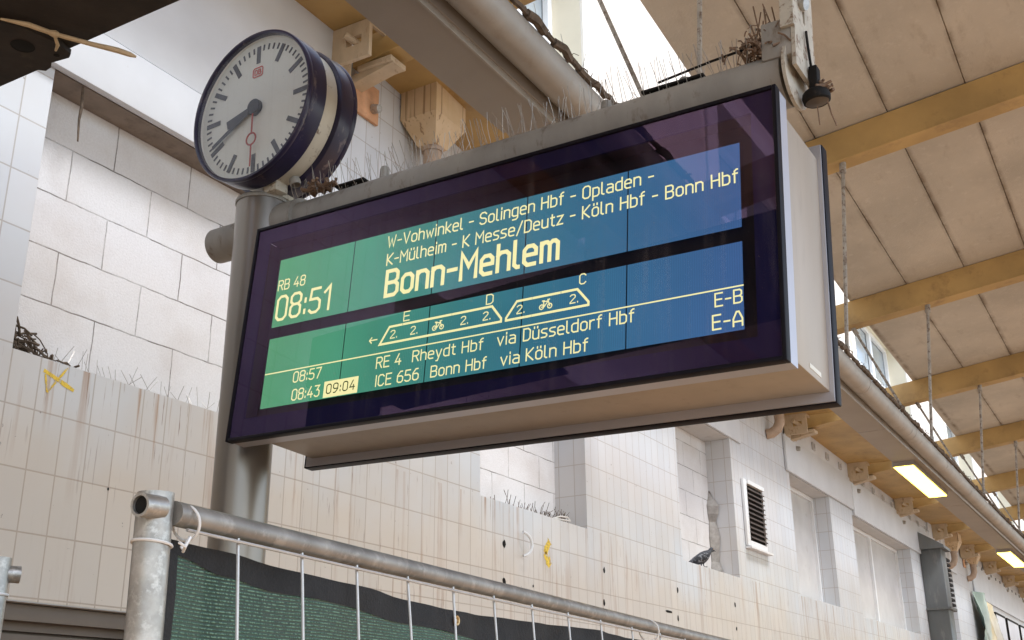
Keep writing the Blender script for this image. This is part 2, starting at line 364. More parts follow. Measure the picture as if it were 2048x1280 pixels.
# ================================================================ STATION BUILDING
YW = 3.95; YB = 4.23
bld = empty('station_building', (0, 4.4, GZ), label='long station building with white tiled wall and cream upper storey behind the platform', cat='building')
WX0, WX1, WZT = -24, 70, 4.25
R1 = (2.71, 4.45, 1.487, 2.815); R2 = (6.33, 7.93, 1.485, 2.92); R3 = (9.9, 11.46, 1.475, 2.97)
W4 = (13.6, 15.4, 1.5, 2.985); W5 = (16.6, 20.5, 1.47, 2.915); W6 = (23.15, 24.45, 1.5, 2.95)
SH = (.6, 3.62, GZ, .495)
OLD = [(-2.3, .6, 1.487, 2.9), (-7, -4.2, 1.487, 2.9), (-12, -9, 1.487, 2.9)]
holes = [R1, R2, R3, W4, W5, W6, SH] + OLD
def wall_face(bb, y, x0, x1, z0, z1, holes):
    xs = sorted({x0, x1, *[h[0] for h in holes], *[h[1] for h in holes]}); zs = sorted({z0, z1, *[h[2] for h in holes], *[h[3] for h in holes]})
    xs = [x for x in xs if x0 <= x <= x1]; zs = [z for z in zs if z0 <= z <= z1]
    for i in range(len(xs)-1):
        for j in range(len(zs)-1):
            cx = (xs[i]+xs[i+1])/2; cz = (zs[j]+zs[j+1])/2
            if any(h[0] < cx < h[1] and h[2] < cz < h[3] for h in holes): continue
            bb.quad((xs[i], y, zs[j]), (xs[i+1], y, zs[j]), (xs[i+1], y, zs[j+1]), (xs[i], y, zs[j+1]))
b = B(); wall_face(b, YW, WX0, WX1, GZ, WZT, holes)
for h in holes:
    x0, x1, z0, z1 = h; yb = 4.42
    b.quad((x0, YW, z0), (x0, yb, z0), (x0, yb, z1), (x0, YW, z1)); b.quad((x1, YW, z0), (x1, YW, z1), (x1, yb, z1), (x1, yb, z0))
    b.quad((x0, YW, z0), (x1, YW, z0), (x1, yb, z0), (x0, yb, z0))
b.quad((WX0, YW, WZT), (WX1, YW, WZT), (WX1, 4.42, WZT), (WX0, 4.42, WZT))
b.build('tiled_wall', M['tiles'], bld, smooth=0, fix=False)
for h in holes:
    b = B(); b.box(h[0]+.002, h[1]-.002, YW+.004, 4.42, h[3]-.004, h[3]+.02); b.build('lintel_soffit', M['raw'] if h == R1 else M['grey_board'], bld, smooth=0)  # first recess gets the soffit with painted shade
b = B(); b.box(WX0, WX1, 4.45, 4.6, GZ, WZT-.01); b.build('back_wall', M['grey_board'], bld, smooth=0)
for h in (R1, R2, R3): B().box(h[0]+.001, h[1]-.001, YB-(.12 if h == R1 else 0), YB+.15, h[2]+.001, h[3]-.006).build('block_infill', M['blocks'], bld, smooth=0)
for h in OLD: B().box(h[0]+.001, h[1]-.001, YB, YB+.15, h[2]+.001, h[3]-.006).build('block_infill', M['blocks'], bld, smooth=0)
def window(h, nm):
    x0, x1, z0, z1 = h
    f = B(); fr = .05
    f.box(x0+.003, x0+fr, 4.17, 4.26, z0+.004, z1-.008); f.box(x1-fr, x1-.003, 4.17, 4.26, z0+.004, z1-.008)
    f.box(x0+fr, x1-fr, 4.17, 4.26, z1-.06, z1-.008); f.box(x0+fr, x1-fr, 4.17, 4.26, z0+.004, z0+fr)
    for k in range(1, nm):
        xm = x0+(x1-x0)*k/nm; f.box(xm-.04, xm+.04, 4.168, 4.26, z0+fr, z1-.06)
    o = f.build('window_frame', M['win_frame'], bld, smooth=0)
    B().box(x0+.01, x1-.01, 4.21, 4.25, z0+.01, z1-.02).build('window_board', M['grey_board'], o, local=False, smooth=0)
# children of a child: build in world then parent without offset (parents sit at bld origin)
window(W4, 1); window(W5, 2); window(W6, 1)
f = B()
z = SH[3]-.03
f.box(SH[0]+.003, SH[1]-.003, 4.0, 4.03, SH[3]-.07, SH[3]-.008)
k = 0
while z > GZ+.05:
    f.box(SH[0]+.003, SH[1]-.003, 4.06+(.012 if k % 2 else 0), 4.10, z-.075, z-.006); z -= .08; k += 1
f.box(SH[0]+.003, SH[1]-.003, 4.10, 4.14, GZ, SH[3]-.01)
f.build('roller_shutter', M['shutter'], bld, smooth=0)
# sheet-metal panels over the lintels
b = B(); b.box(2.30, 4.50, 3.905, 3.945, 2.812, 3.10, .003); b.build('lintel_panel', M['white_sheet'], bld)
b = B(); b.box(2.30, 4.565, 3.925, 3.946, 3.118, 4.2, .003); b.build('lintel_panel', M['white_sheet'], bld)
b = B(); b.box(10.15, 11.78, 3.925, 3.947, 2.972, 3.55, .003); b.build('lintel_panel', M['white_sheet'], bld)
b = B(); b.box(13.45, 16.64, 3.915, 3.945, 2.988, 3.45, .003); b.build('lintel_panel', M['white_sheet'], bld)
b = B(); b.box(13.65, 16.64, 3.93, 3.946, 3.452, 4.2); b.build('lintel_panel', M['white_sheet'], bld)
b = B(); b.box(16.66, 22.3, 3.915, 3.945, 2.918, 3.45, .003); b.build('lintel_panel', M['white_sheet'], bld)
b = B(); b.box(22.32, 24.9, 3.915, 3.945, 2.94, 3.75, .003); b.build('lintel_panel', M['white_sheet'], bld)
b = B(); b.box(26.9, 45, 3.915, 3.945, 2.7, 3.45, .003); b.build('lintel_panel', M['white_sheet'], bld)
for i in range(16):                                   # square fixing plates
    x = 14.1+i*.66; zc = 3.56-.008*i; f = B()
    for (a0, a1, c0, c1) in ((-.05, .05, .035, .05), (-.05, .05, -.05, -.035), (-.05, -.035, -.035, .035), (.035, .05, -.035, .035)):
        f.box(x+a0*1.1, x+a1*1.1, 3.905, 3.928, zc+c0, zc+c1)
    f.build('fixing_plate', M['grey_board'], bld, smooth=0)
for i in range(12):
    x = 27.6+i*.7; B().box(x-.05, x+.05, 3.90, 3.92, 3.40-.006*i, 3.46-.006*i).build('fixing_plate', M['duct'], bld, smooth=0)
# broken holes as flat patches, their inner shade painted dark; hook in the tiles
for x, z, sx, sz in ((6.643, 1.2, .05, .055), (6.64, .947, .045, .055), (8.205, 1.192, .035, .05), (8.184, .937, .035, .055), (9.727, 1.184, .035, .05), (9.70, .93, .03, .05), (9.50, .975, .16, .022), (11.246, 1.179, .035, .05), (11.237, .942, .035, .04), (7.041, .956, .018, .02), (3.27, 1.0, .01, .012)):
    n = 9; poly = []; sx *= .5; sz *= .55
    for k in range(n):
        an = 2*math.pi*k/n; r = .75+random.random()*.4; poly.append((x+sx*r*math.cos(an), YW-.0015, z+sz*r*math.sin(an)))
    B().prism(poly, (0, -.001, 0)).build('broken_hole', M['dark'], bld, smooth=0)
b = B(); pts = [(6.83+.10*math.sin(a), YW-.03-.03*math.sin(a), 1.225+.085*math.cos(a)) for a in [rad(d) for d in range(10, 190, 20)]]
b.tube(pts, .011, 8); b.build('cable_hook', M['win_frame'], bld)
# yellow spray marks
def stroke(pts, w0, y=YW-.0015):
    bb = B()
    for (x0, z0), (x1, z1) in zip(pts[:-1], pts[1:]):
        d = Vector((x1-x0, 0, z1-z0)); n_ = Vector((-d.z, 0, d.x)).normalized()*w0/2
        seg = 7; prev = None
        for k in range(seg+1):
            q = Vector((x0, y, z0))+d*k/seg; j = .65+random.random()*.6
            cur = (q-n_*j, q+n_*j)
            if prev: bb.quad(prev[0], cur[0], cur[1], prev[1])
            prev = cur
    return bb
st = stroke([(2.87, 1.435), (3.03, 1.385)], .022); st.build('paint_mark', M['yellow'], bld, smooth=0)
st = stroke([(2.88, 1.42), (2.90, 1.345)], .010, YW-.0022); st.v += []; st.build('paint_mark', M['yellow'], bld, smooth=0)
st = stroke([(2.985, 1.475), (2.90, 1.345)], .009, YW-.003); st.build('paint_mark', M['yellow'], bld, smooth=0)
st = stroke([(7.30, 1.305), (7.22, 1.21), (7.30, 1.125)], .075); st.build('paint_mark', M['yellow'], bld, smooth=0)
# mortar smear in the corner of the pigeon niche
b = B(); ring = []
for k in range(12):
    zz = 1.48+.085*k; wd = .05+.02*math.sin(k*1.7)+(.01 if k % 3 else .03)
    if k == 11: wd = .005
    ring.append((zz, wd))
for (z0, w0), (z1, w1) in zip(ring[:-1], ring[1:]):
    b.hexa([(R3[1]-.5*w0*2, YB-.012, z0), (R3[1]-w1, YB-.012, z1), (R3[1]-w0, YB-.001, z0), (R3[1]-w1, YB-.001, z1), (R3[1]-.012, YB-w0*1.3, z0), (R3[1]-.012, YB-w1*1.3, z1), (R3[1]-.001, YB-.001, z0), (R3[1]-.001, YB-.001, z1)])
b.build('mortar_smear', M['mortar'], bld)
# upper storey
YF = 4.4
niches = [(-14, -11), (-8, -5), (-2.5, .5), (6.2, 9.04), (13.2, 16.2), (20.15, 24.8), (29.3, 33), (37, 40.5), (45, 49)]
hf = [(a, c, 4.9, 7.95) for a, c in niches]
b = B(); wall_face(b, YF, WX0, WX1, WZT-.02, 10.5, hf); b.build('upper_facade', M['facade'], bld, smooth=0, fix=False)
for x0, x1, z0, z1 in hf:
    b = B()
    b.quad((x0, YF, z0), (x0, 4.8, z0), (x0, 4.8, z1), (x0, YF, z1)); b.quad((x1, YF, z0), (x1, YF, z1), (x1, 4.8, z1), (x1, 4.8, z0))
    b.quad((x0, YF, z0), (x1, YF, z0), (x1, 4.8, z0), (x0, 4.8, z0)); b.quad((x0, YF, z1), (x0, 4.8, z1), (x1, 4.8, z1), (x1, YF, z1))
    b.build('window_reveal', M['facade_reveal'], bld, smooth=0)
    b = B()
    b.box(x0-.28, x0-.002, YF-.03, YF-.002, z0, z1+.22); b.box(x1+.002, x1+.28, YF-.03, YF-.002, z0, z1+.22); b.box(x0-.002, x1+.002, YF-.03, YF-.002, z1+.002, z1+.22)
    b.build('window_surround', M['facade_trim'], bld, smooth=0)
for x0, x1, z0, z1 in hf:
    f = B(); n = 2 if x1-x0 < 4 else 3
    f.box(x0, x1, 4.74, 4.80, z1-.1, z1-.001); f.box(x0, x1, 4.74, 4.80, z0+.001, z0+.1)
    for k in range(n+1):
        xm = x0+(x1-x0)*k/n; a0 = max(x0+.001, xm-.09); a1 = min(x1-.001, xm+.09); f.box(a0, a1, 4.735, 4.80, z0+.1, z1-.1)
    f.box(x0+.09, x1-.09, 4.75, 4.79, 6.85, 6.93)
    o = f.build('window_frame', M['win_frame'], bld, smooth=0)
    B().box(x0+.01, x1-.01, 4.81, 4.83, z0+.01, z1-.01).build('window_pane', M['win_glass'], o, smooth=0)

# ================================================================ CANOPY
def beam_x(k): return 4.8 if k == 0 else 4.6+3.05*k
ZB = {0: 4.27, 1: 4.0, 2: 3.87, 3: 3.85, 4: 3.82, 5: 3.80}
def zb1(x):                 # underside of the beams at y = 1
    k = (x-4.6)/3.05
    if k <= 0: return 4.27
    if k >= 5: return 3.80
    i = int(k); return ZB[i]+(ZB[i+1]-ZB[i])*(k-i)
SL = -.118
def zbeam(x, y): return zb1(x)+SL*(y-1)
BH = .25
YE = -3.0                   # canopy edge towards the tracks
roof = empty('canopy_roof', (0, 0, 4.3), label='stained concrete slab roof of the platform canopy with joints between the slabs', cat='canopy roof')
b = B(); ys = [2.3, 1.76, 1.22, .67, .12, -.43, -.98, -1.53, -2.08, -2.6, YE]
for k in range(-9, 22):
    x0, x1 = beam_x(k), beam_x(k+1)
    for i in range(len(ys)-1):
        ya, yb = ys[i]-.004, ys[i+1]+.004
        if i == 0: e0 = 2.25+max(0, min(.3, .012*(x0-5))); e1 = 2.25+max(0, min(.3, .012*(x1-5)))
        else: e0 = e1 = ya
        dz = random.uniform(-.004, .004); th = .14
        p = []
        for (x, y) in ((x0+.001, e0), (x0+.001, yb), (x1-.001, e1), (x1-.001, yb)):
            zz = zbeam(x, y)+BH+dz+.003; p += [(x, y, zz), (x, y, zz+th)]
        b.hexa(p)
    p = []                                              # backing strip closing the joints
    for (x, y) in ((x0, 2.22), (x0, YE+.02), (x1, 2.22), (x1, YE+.02)):
        zz = zbeam(x, y)+BH+.022; p += [(x, y, zz), (x, y, zz+.05)]
    b.hexa(p)
b.build('slab', M['slab'], roof, smooth=0)
for k in range(-9, 21):
    x = beam_x(k); o = None
    nm = ['mustard yellow roof beam nearest the clock, its end bolted through a plate on the wall', 'mustard yellow roof beam running past the upper right corner of the departure board', 'mustard yellow roof beam behind the lower right half of the departure board edge', 'mustard yellow roof beam above the window opening right of the louvre'][k] if 0 <= k <= 3 else None
    lab = nm or ('mustard yellow roof beam further along the platform in the receding row' if k > 3 else 'mustard yellow roof beam behind the viewpoint crossing the canopy')
    e = empty('roof_beam', (x, 3.8, zbeam(x, 3.8)), label=lab, cat='roof beam', group='mustard roof beams crossing the canopy' if k > 3 else ('roof beams behind the viewpoint' if k < 0 else None))
    bw = .07; y0, y1 = YE, 3.90
    p = []
    for xx in (x-bw, x+bw):
        for y in (y0, y1): p += [(xx, y, zbeam(x, y)+.012), (xx, y, zbeam(x, y)+BH)]
    B().hexa(p).build('beam', M['beam'], e, smooth=0)
    p = []
    for xx in (x-bw-.012, x+bw+.012):
        for y in (y0, y1-.03): p += [(xx, y, zbeam(x, y)), (xx, y, zbeam(x, y)+.011)]
    B().hexa(p).build('lower_flange', M['beam'], e, smooth=0)
    if k < -1: continue
    zt = zbeam(x, 3.75)
    g = B(); xp = x-.215; z0_, z1_ = zt-.09, zt+.17     # bearing plate with a slot on the near side
    g.box(xp-.03, xp, 3.64, 3.70, z0_, z1_); g.box(xp-.03, xp, 3.82, 3.93, z0_, z1_)
    g.box(xp-.03, xp, 3.70, 3.82, z0_, z0_+.10); g.box(xp-.03, xp, 3.70, 3.82, z0_+.165, z1_)
    g.box(xp, x-bw-.013, 3.90, 3.93, z0_, z1_); g.box(xp, x-bw-.013, 3.64, 3.66, z1_-.04, z1_)
    g.build('bearing_plate', M['cream_steel'], e, smooth=0)
    B().tube([(xp-.07, 3.80, z0_+.165), (xp+.05, 3.74, z0_+.12)], .024, 10).build('bolt', M['cream_steel'], e)
    B().box(x-.075, x+.085, 3.60, 3.86, zt-.045, zt-.008, .004).build('bearing_shoe', M['cream_steel'], e)
    B().hexa([(x-.05, 3.60, zt-.05), (x-.05, 3.60, zt-.046), (x-.05, 3.93, zt-.11), (x-.05, 3.93, zt-.046), (x+.06, 3.60, zt-.05), (x+.06, 3.60, zt-.046), (x+.06, 3.93, zt-.11), (x+.06, 3.93, zt-.046)]).build('wedge', M['cream_steel'], e, smooth=0)
    B().box(x+.0, x+.24, 3.925, 3.944, zt-.26, zt+.0).build('wall_plate', M['primer'], e, smooth=0)
    B().tube([(x+.18, 3.92, zt-.17), (x+.18, 3.87, zt-.18)], [.035, .028], 8).build('bolt', M['galv'], e)
b = B()
for k in range(-9, 21):
    x0, x1 = beam_x(k)+.09, beam_x(k+1)-.09
    p = []
    for x in (x0, x1):
        zt = zbeam(x, 3.7)+.16
        for y in (3.28, 4.39): p += [(x, y, zt), (x, y, zt+.05)]
    b.hexa(p)
tag(b.build('wall_ledger', M['beam']), 'mustard yellow ledger running along the top of the tiled wall between the beam ends', 'ledger')

# suspended service channel with cable tube
ch = empty('service_channel', (3, 1.95, 2.3), label='long grey service channel hanging under the roof beams along the wall', cat='service channel')
CX0, CX1 = -20, 60
def chy(x): return max(0, min(.07, (x-3)*.006))
def strip(bb, x0, x1, ya, yb, za, zb):
    p = []
    for x in (x0, x1):
        for y in (ya, yb):
            for z in (za, zb): p.append((x, y+chy(x), z))
    bb.hexa(p)
b = B()
xs = [CX0, 3.47]; strip(b, CX0, 3.475, 1.812, 2.055, 2.30, 2.44); b.build('cover_sheet', M['channel'], ch, smooth=0)
b = B()
for x0, x1 in ((3.48, 6.4), (6.41, 9.3), (9.31, 13.2), (13.21, 17), (17.01, 21), (21.01, 40), (40.01, 60)): strip(b, x0, x1, 1.815, 2.05, 2.306, 2.44)
b.build('cover_sheet', M['channel'], ch, smooth=0)
b = B(); strip(b, CX0, CX1, 1.803, 1.8115, 2.272, 2.42); b.build('edge_lip', M['gutter'], ch, smooth=0)
b = B(); pts = []
for i in range(60):
    x = CX0+(CX1-CX0)*i/59; pts.append((x, 1.73+chy(x), 2.372))
b.tube(pts, .0745, 20)
for x in (3.9, 5.4, 5.55, 6.9, 8.1, 9.6, 9.75, 11.2, 12.6, 14.2, 15.7, 2.1): b.tube([(x, 1.73+chy(x), 2.372), (x+.012, 1.73+chy(x), 2.372)], .0765, 20)
b.build('cable_tube', M['gutter'], ch)
# debris and spikes along the tube
b = B()
for i in range(900):
    x = random.uniform(1.2, 24)**1.0; y = 1.656+chy(x)+random.gauss(0, .007); z = 2.432+random.gauss(0, .008)
    d = Vector((random.gauss(0, 1)*1.6, random.gauss(0, .6), random.gauss(0, .5))).normalized()*random.uniform(.02, .055)
    p = Vector((x, y, z)); b.tube([p-d/2, p+d*.1+Vector((0, 0, random.gauss(0, .008))), p+d/2], random.uniform(.0012, .0035), 4)
for i in range(220):
    x = 1.2+22.8*i/219; b.tube([(x, 1.659+chy(x), 2.425), (x+.06, 1.656+chy(x)+random.gauss(0, .005), 2.43+random.gauss(0, .006)), (x+.13, 1.659+chy(x), 2.425)], random.uniform(.011, .020), 6)
tag(b.build('twig_debris', M['twig'], smooth=0), 'crust of dark twigs and dirt lying along the top edge of the grey service channel tube', 'debris', kind='stuff')
def spikes(bb, pts, n, ln=.11, r=.0009, spread=.5, tilt=Vector((0, 0, 1))):
    for i in range(n):
        f = (i+random.random()*.7)/n*(len(pts)-1); k = min(int(f), len(pts)-2); p = Vector(pts[k]).lerp(Vector(pts[k+1]), f-k)
        d = (tilt+Vector((random.gauss(0, spread), random.gauss(0, spread), 0))).normalized()*ln*random.uniform(.75, 1.1)
        bb.tube([p, p+d*.5+Vector((random.gauss(0, .002), random.gauss(0, .002), 0)), p+d], r, 4)
b = B(); spikes(b, [(2.2, 1.70, 2.435), (9, 1.735, 2.435)], 66, .15, .0012, .45); b.tube([(2.2, 1.70, 2.436), (9, 1.735, 2.436)], .003, 5)
tag(b.build('bird_spikes', M['spike']), 'thin bird spikes standing on the grey tube of the service channel', 'bird spikes')
# lights set under the channel
def luminaire(x0, x1, lab):
    e = empty('ceiling_light', ((x0+x1)/2, 1.95, 2.30), label=lab, cat='ceiling light', group='lamps in the service channel' )
    fr = B(); y0, y1 = 1.86, 2.06
    for (a0, a1, c0, c1) in ((x0, x1, y0, y0+.012), (x0, x1, y1-.012, y1), (x0, x0+.012, y0+.012, y1-.012), (x1-.012, x1, y0+.012, y1-.012)): strip(fr, a0, a1, c0, c1, 2.262, 2.305)
    fr.build('frame', M['channel'], e, smooth=0)
    d = B(); strip(d, x0+.013, x1-.013, y0+.013, y1-.013, 2.255, 2.29); d.build('diffuser', M['lamp_on'], e, smooth=0)
luminaire(10.6, 12.3, 'lit warm rectangular lamp nearer of the two under the grey service channel')
luminaire(17.0, 18.75, 'lit warm rectangular lamp farther down the grey service channel near the right edge')
luminaire(4.3, 5.95, 'lit warm rectangular lamp of the service channel hidden behind the departure board')  # unseen lamp added along the row to warm the lower wall
luminaire(-9.0, -7.3, 'lit warm rectangular lamp of the service channel behind the viewpoint')  # another unseen lamp, added for warm fill
# hanger rods
def rod(pts, r, lab, cat='hanger rod', grp=None):
    t = Vector(pts[0]); e = empty('hanger_rod', t, label=lab, cat=cat, group=grp)
    B().tube(pts, r, 8).build('rod', M['rod'], e)
    d = (Vector(pts[1])-t).normalized(); B().tube([t, t+d*.10], r*1.8, 8).build('coupling', M['rod'], e)
    q = Vector(pts[-1]); B().tube([q-d*.12, q], r*1.5, 8).build('end_sleeve', M['gutter'], e)
vl = ['vertical hanger rod rising from the departure board top beside the slab edge', 'grey flaking hanger rod hanging just right of the departure board back frame', 'thin hanger rod second to the right of the departure board', 'thin hanger rod third to the right of the departure board', None, None]
dl = ['brown slanted brace rod crossing the cream facade above the departure board', 'slanted brace rod beside the far window just right of the board', 'slanted brace rod crossing the second hanger rod right of the board', None, None, None]
for k in range(0, 6):
    x = beam_x(k); rr = .014
    rod([(x-.02, 1.58+.01*k, zbeam(x, 1.58)+.02), (x-.02, 1.70+chy(x), 2.40)], rr, vl[k] or 'thin grey hanger rod in the receding row between roof and service channel', grp=None if vl[k] else 'far hanger rods')
    if k != 3 or True:
        rod([(x+.03, 2.28+.006*x, zbeam(x, 2.3)+.02), (x+.03, 1.74+chy(x), 2.42)], rr*.9, dl[k] or 'thin slanted brace rod in the receding row between roof and service channel', 'brace rod', grp=None if dl[k] else 'far brace rods')

# ================================================================ rainwater hoppers
def hopper(x, lab, z=0):
    e = empty('rainwater_hopper', (x+.18, 3.95, 3.79+z), label=lab, cat='rainwater hopper')
    b = B(); xa, xb, ya, yb = x, x+.355, 3.65, 3.94; zt, zm, zl = 4.03+z, 3.80+z, 3.63+z
    xc, yc = x+.18, 3.80; o = .07
    b.box(xa, xb, ya, yb, zm, zt)
    lo = [(xc-o, yc-o, zl), (xc-o, yc+o, zl), (xc+o, yc-o, zl), (xc+o, yc+o, zl)]
    hi = [(xa+.001, ya+.001, zm-.001), (xa+.001, yb-.001, zm-.001), (xb-.001, ya+.001, zm-.001), (xb-.001, yb-.001, zm-.001)]
    b.hexa([lo[0], hi[0], lo[1], hi[1], lo[2], hi[2], lo[3], hi[3]])
    b.build('hopper', M['hop'], e, smooth=0)
    p = B(); p.tube([(xc, yc, zl+.01), (xc, yc, zl-.08), (xc, yc+.0, zl-.16), (xc-.02, yc+.03, zl-.24), (xc-.05, yc+.09, zl-.29), (xc-.07, yc+.155, zl-.30)], .062, 14)
    p.tube([(xc, yc, zl+.012), (xc, yc, zl-.03)], .072, 14); p.build('outlet_bend', M['pipe'], e)
def m_hop():
    m, t, p = newmat('streaked cream hopper'); g = posn(t, 34, 34, .7)
    base = mixc(t, ramp(t, noise(t, posn(t), 7, 4), [(.3, 0), (.7, 1)]), (.62, .44, .25), (.70, .53, .34))
    wv = mth(t, 'ADD', noise(t, g, 1, 3), mth(t, 'MULTIPLY', noise(t, posn(t), 5, 2), .08))
    base = mixc(t, ramp(t, wv, [(.62, 0), (.70, .75)]), base, (.24, .12, .05))
    L(t, base, p.inputs['Base Color']); p.inputs['Roughness'].default_value = .55; return m
M['hop'] = m_hop()
hopper(5.3, 'streaked cream rainwater hopper on the wall between the clock and the departure board', .04)
hopper(12.72, 'rainwater hopper whose clay elbow shows right below the departure board corner', -.02)
hopper(23.9, 'far cream rainwater hopper left of a close pair near the second lamp', -.33)
hopper(26.2, 'far cream rainwater hopper right of a close pair near the second lamp', -.33)

# ================================================================ wall-mounted items
e = empty('ventilation_grille', (12.05, 3.95, 1.8), label='brown slatted ventilation grille in a white frame on the tiled wall', cat='ventilation grille')
x0, x1, z0, z1 = 11.72, 12.43, 1.85, 2.575; f = B()
f.box(x0, x0+.10, 3.915, 3.946, z0, z1, .004); f.box(x1-.05, x1-.03, 3.92, 3.946, z0, z1, .004); f.box(x0+.1, x1-.05, 3.92, 3.946, z0, z0+.06); f.box(x0+.1, x1-.05, 3.90, 3.946, z1-.045, z1)
f.box(x0, x1+.04, 3.88, 3.946, z0-.035, z0-.012); f.build('frame', M['win_frame'], e)
f = B(); n = 11
for k in range(n):
    zz = z0+.085+(z1-z0-.14)*k/n; f.hexa([(x0+.1, 3.905, zz), (x0+.1, 3.905, zz+.012), (x0+.1, 3.94, zz+.03), (x0+.1, 3.94, zz+.042), (x1-.05, 3.905, zz), (x1-.05, 3.905, zz+.012), (x1-.05, 3.94, zz+.03), (x1-.05, 3.94, zz+.042)])
f.build('slats', M['louvre_dark'], e, smooth=0)
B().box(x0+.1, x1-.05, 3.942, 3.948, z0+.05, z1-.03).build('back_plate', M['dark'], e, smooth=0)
e = empty('ventilation_duct', (21.5, 3.75, GZ), label='dark grey square ventilation duct with a sloping hood standing against the wall', cat='ventilation duct')
B().box(21.3, 21.75, 3.58, 3.945, GZ, 3.0, .01).build('shaft', M['duct'], e)
B().hexa([(21.2, 3.50, 2.99), (21.2, 3.50, 3.04), (21.2, 3.94, 2.99), (21.2, 3.94, 3.32), (21.85, 3.50, 2.99), (21.85, 3.50, 3.04), (21.85, 3.94, 2.99), (21.85, 3.94, 3.32)]).build('hood', M['duct'], e, smooth=0)
B().box(21.24, 21.82, 3.52, 3.94, 1.93, 1.97).build('flange', M['duct'], e, smooth=0)
f = B()
for k in range(11): f.box(21.85, 22.25, 3.60, 3.72, 2.86-.09*k, 2.90-.09*k)
f.box(21.76, 21.84, 3.62, 3.72, 1.8, 2.95); f.build('slotted_panel', M['black_plastic'], e, smooth=0)
# crumpled film and notice boards far right
b = B(); nx, nz = 26, 30; x0, x1, z0, z1 = 26.4, 29.2, .6, 2.75
for j in range(nz+1):
    for i in range(nx+1):
        u, v = i/nx, j/nz; x = x0+(x1-x0)*u; zt = z1-.42*max(0, u-.3)*1.3
        z = z0+(zt-z0)*v
        y = 3.86-.07*abs(math.sin(u*9+v*3))-.05*math.sin(v*11+u*14)-.06*(1-v)+.02*random.random()
        b.v.append(Vector((x, min(y, 3.93), z)))
for j in range(nz):
    for i in range(nx): a = j*(nx+1)+i; b.f.append((a, a+1, a+nx+2, a+nx+1))
def m_film():
    m, t, p = newmat('green and yellow film'); g = posn(t)
    sp = N(t, 'SeparateXYZ'); L(t, g, sp.inputs[0])
    q = mth(t, 'ADD', mth(t, 'MULTIPLY', mth(t, 'SUBTRACT', sp.outputs[0], 26.4), .36), mth(t, 'MULTIPLY', noise(t, g, 2.2, 4), .3))
    c = ramp(t, q, [(.2, (.24, .34, .29)), (.5, (.46, .54, .49)), (.6, (.74, .60, .32)), (1, (.72, .70, .62))])
    L(t, c, p.inputs['Base Color']); p.inputs['Roughness'].default_value = .25; return m
tag(b.build('plastic_sheet', m_film(), smooth=60), 'crumpled green and yellow plastic sheet hanging on the far wall at the right edge', 'plastic sheet')
for (xa, xb, lab) in ((29.45, 31.0, 'white notice board in a dark frame beside the crumpled plastic sheet'), (31.3, 33.4, 'white notice board in a dark frame farther right than the one by the plastic sheet'), (33.7, 36, 'white notice board in a dark frame at the very right edge')):
    e = empty('notice_board', ((xa+xb)/2, 3.95, 1.2), label=lab, cat='notice board'); f = B()
    f.box(xa, xb, 3.90, 3.94, 2.5, 2.55); f.box(xb-.07, xb, 3.90, 3.94, 1.0, 2.5); f.box(xa, xa+.05, 3.90, 3.94, 1.0, 2.5); f.build('frame', M['black_plastic'], e, smooth=0)
    B().box(xa+.05, xb-.07, 3.905, 3.93, 1.0, 2.5).build('sheet', M['paper'], e, smooth=0)

# bird nest, sill spikes, sill grass
b = B()
for i in range(150):
    u = random.random()**1.5; x = 2.74+u*.33; h = .13*(1-u)**1.2; z = 1.49+random.random()*h; y = random.uniform(3.98, 4.15)
    d = Vector((random.gauss(.6, .6), random.gauss(0, .5), random.gauss(-.25, .4))).normalized()*random.uniform(.04, .12)
    b.tube([Vector((x, y, z))-d*.5, Vector((x, y, z))+Vector((0, 0, .01)), Vector((x, y, z))+d*.5], random.uniform(.0025, .006), 4)
tag(b.build('bird_nest', M['twig'], smooth=0), 'dark heap of twigs in the left corner of the bricked-up window sill', 'bird nest')
b = B(); spikes(b, [(2.95, 4.02, 1.49), (4.3, 4.02, 1.49)], 46, .11, .0012, .55)
tag(b.build('bird_spikes', M['spike']), 'bent bird spikes on the sill of the bricked-up window left of the post', 'bird spikes')
b = B()
for i in range(120):
    x = 7.85-abs(random.gauss(0, .45)); y = random.uniform(4.05, 4.2); d = Vector((random.gauss(0, .4), random.gauss(-.1, .3), 1)).normalized()*random.uniform(.04, .16)
    b.tube([(x, y, 1.487), Vector((x, y, 1.487))+d*.6, Vector((x, y, 1.487))+d+Vector((random.gauss(0, .02), 0, -.01))], .0022, 4)
tag(b.build('dry_grass', M['twig'], smooth=0), 'dry grass and dirt on the sill below the second bricked-up window', 'grass', kind='stuff')
b = B(); b.tube([(7.45, 4.0, 1.50), (7.52, 3.97, 1.525), (7.62, 3.96, 1.53), (7.70, 3.98, 1.515)], .006, 6); b.tube([(7.43, 3.98, 1.497), (7.55, 3.96, 1.50), (7.66, 3.96, 1.51)], .006, 6)
tag(b.build('cable_loop', M['tie']), 'small loop of white cable lying on the sill with dry grass', 'cable')

b = B(); b.tube([(2.872, 3.96, 2.812), (2.883, 3.965, 2.71), (2.879, 3.965, 2.645), (2.888, 3.965, 2.535)], [.005, .008, .006, .004], 6)
tag(b.build('dry_root', M['twig']), 'thin dark dry root hanging below the lintel left of the clock', 'root')
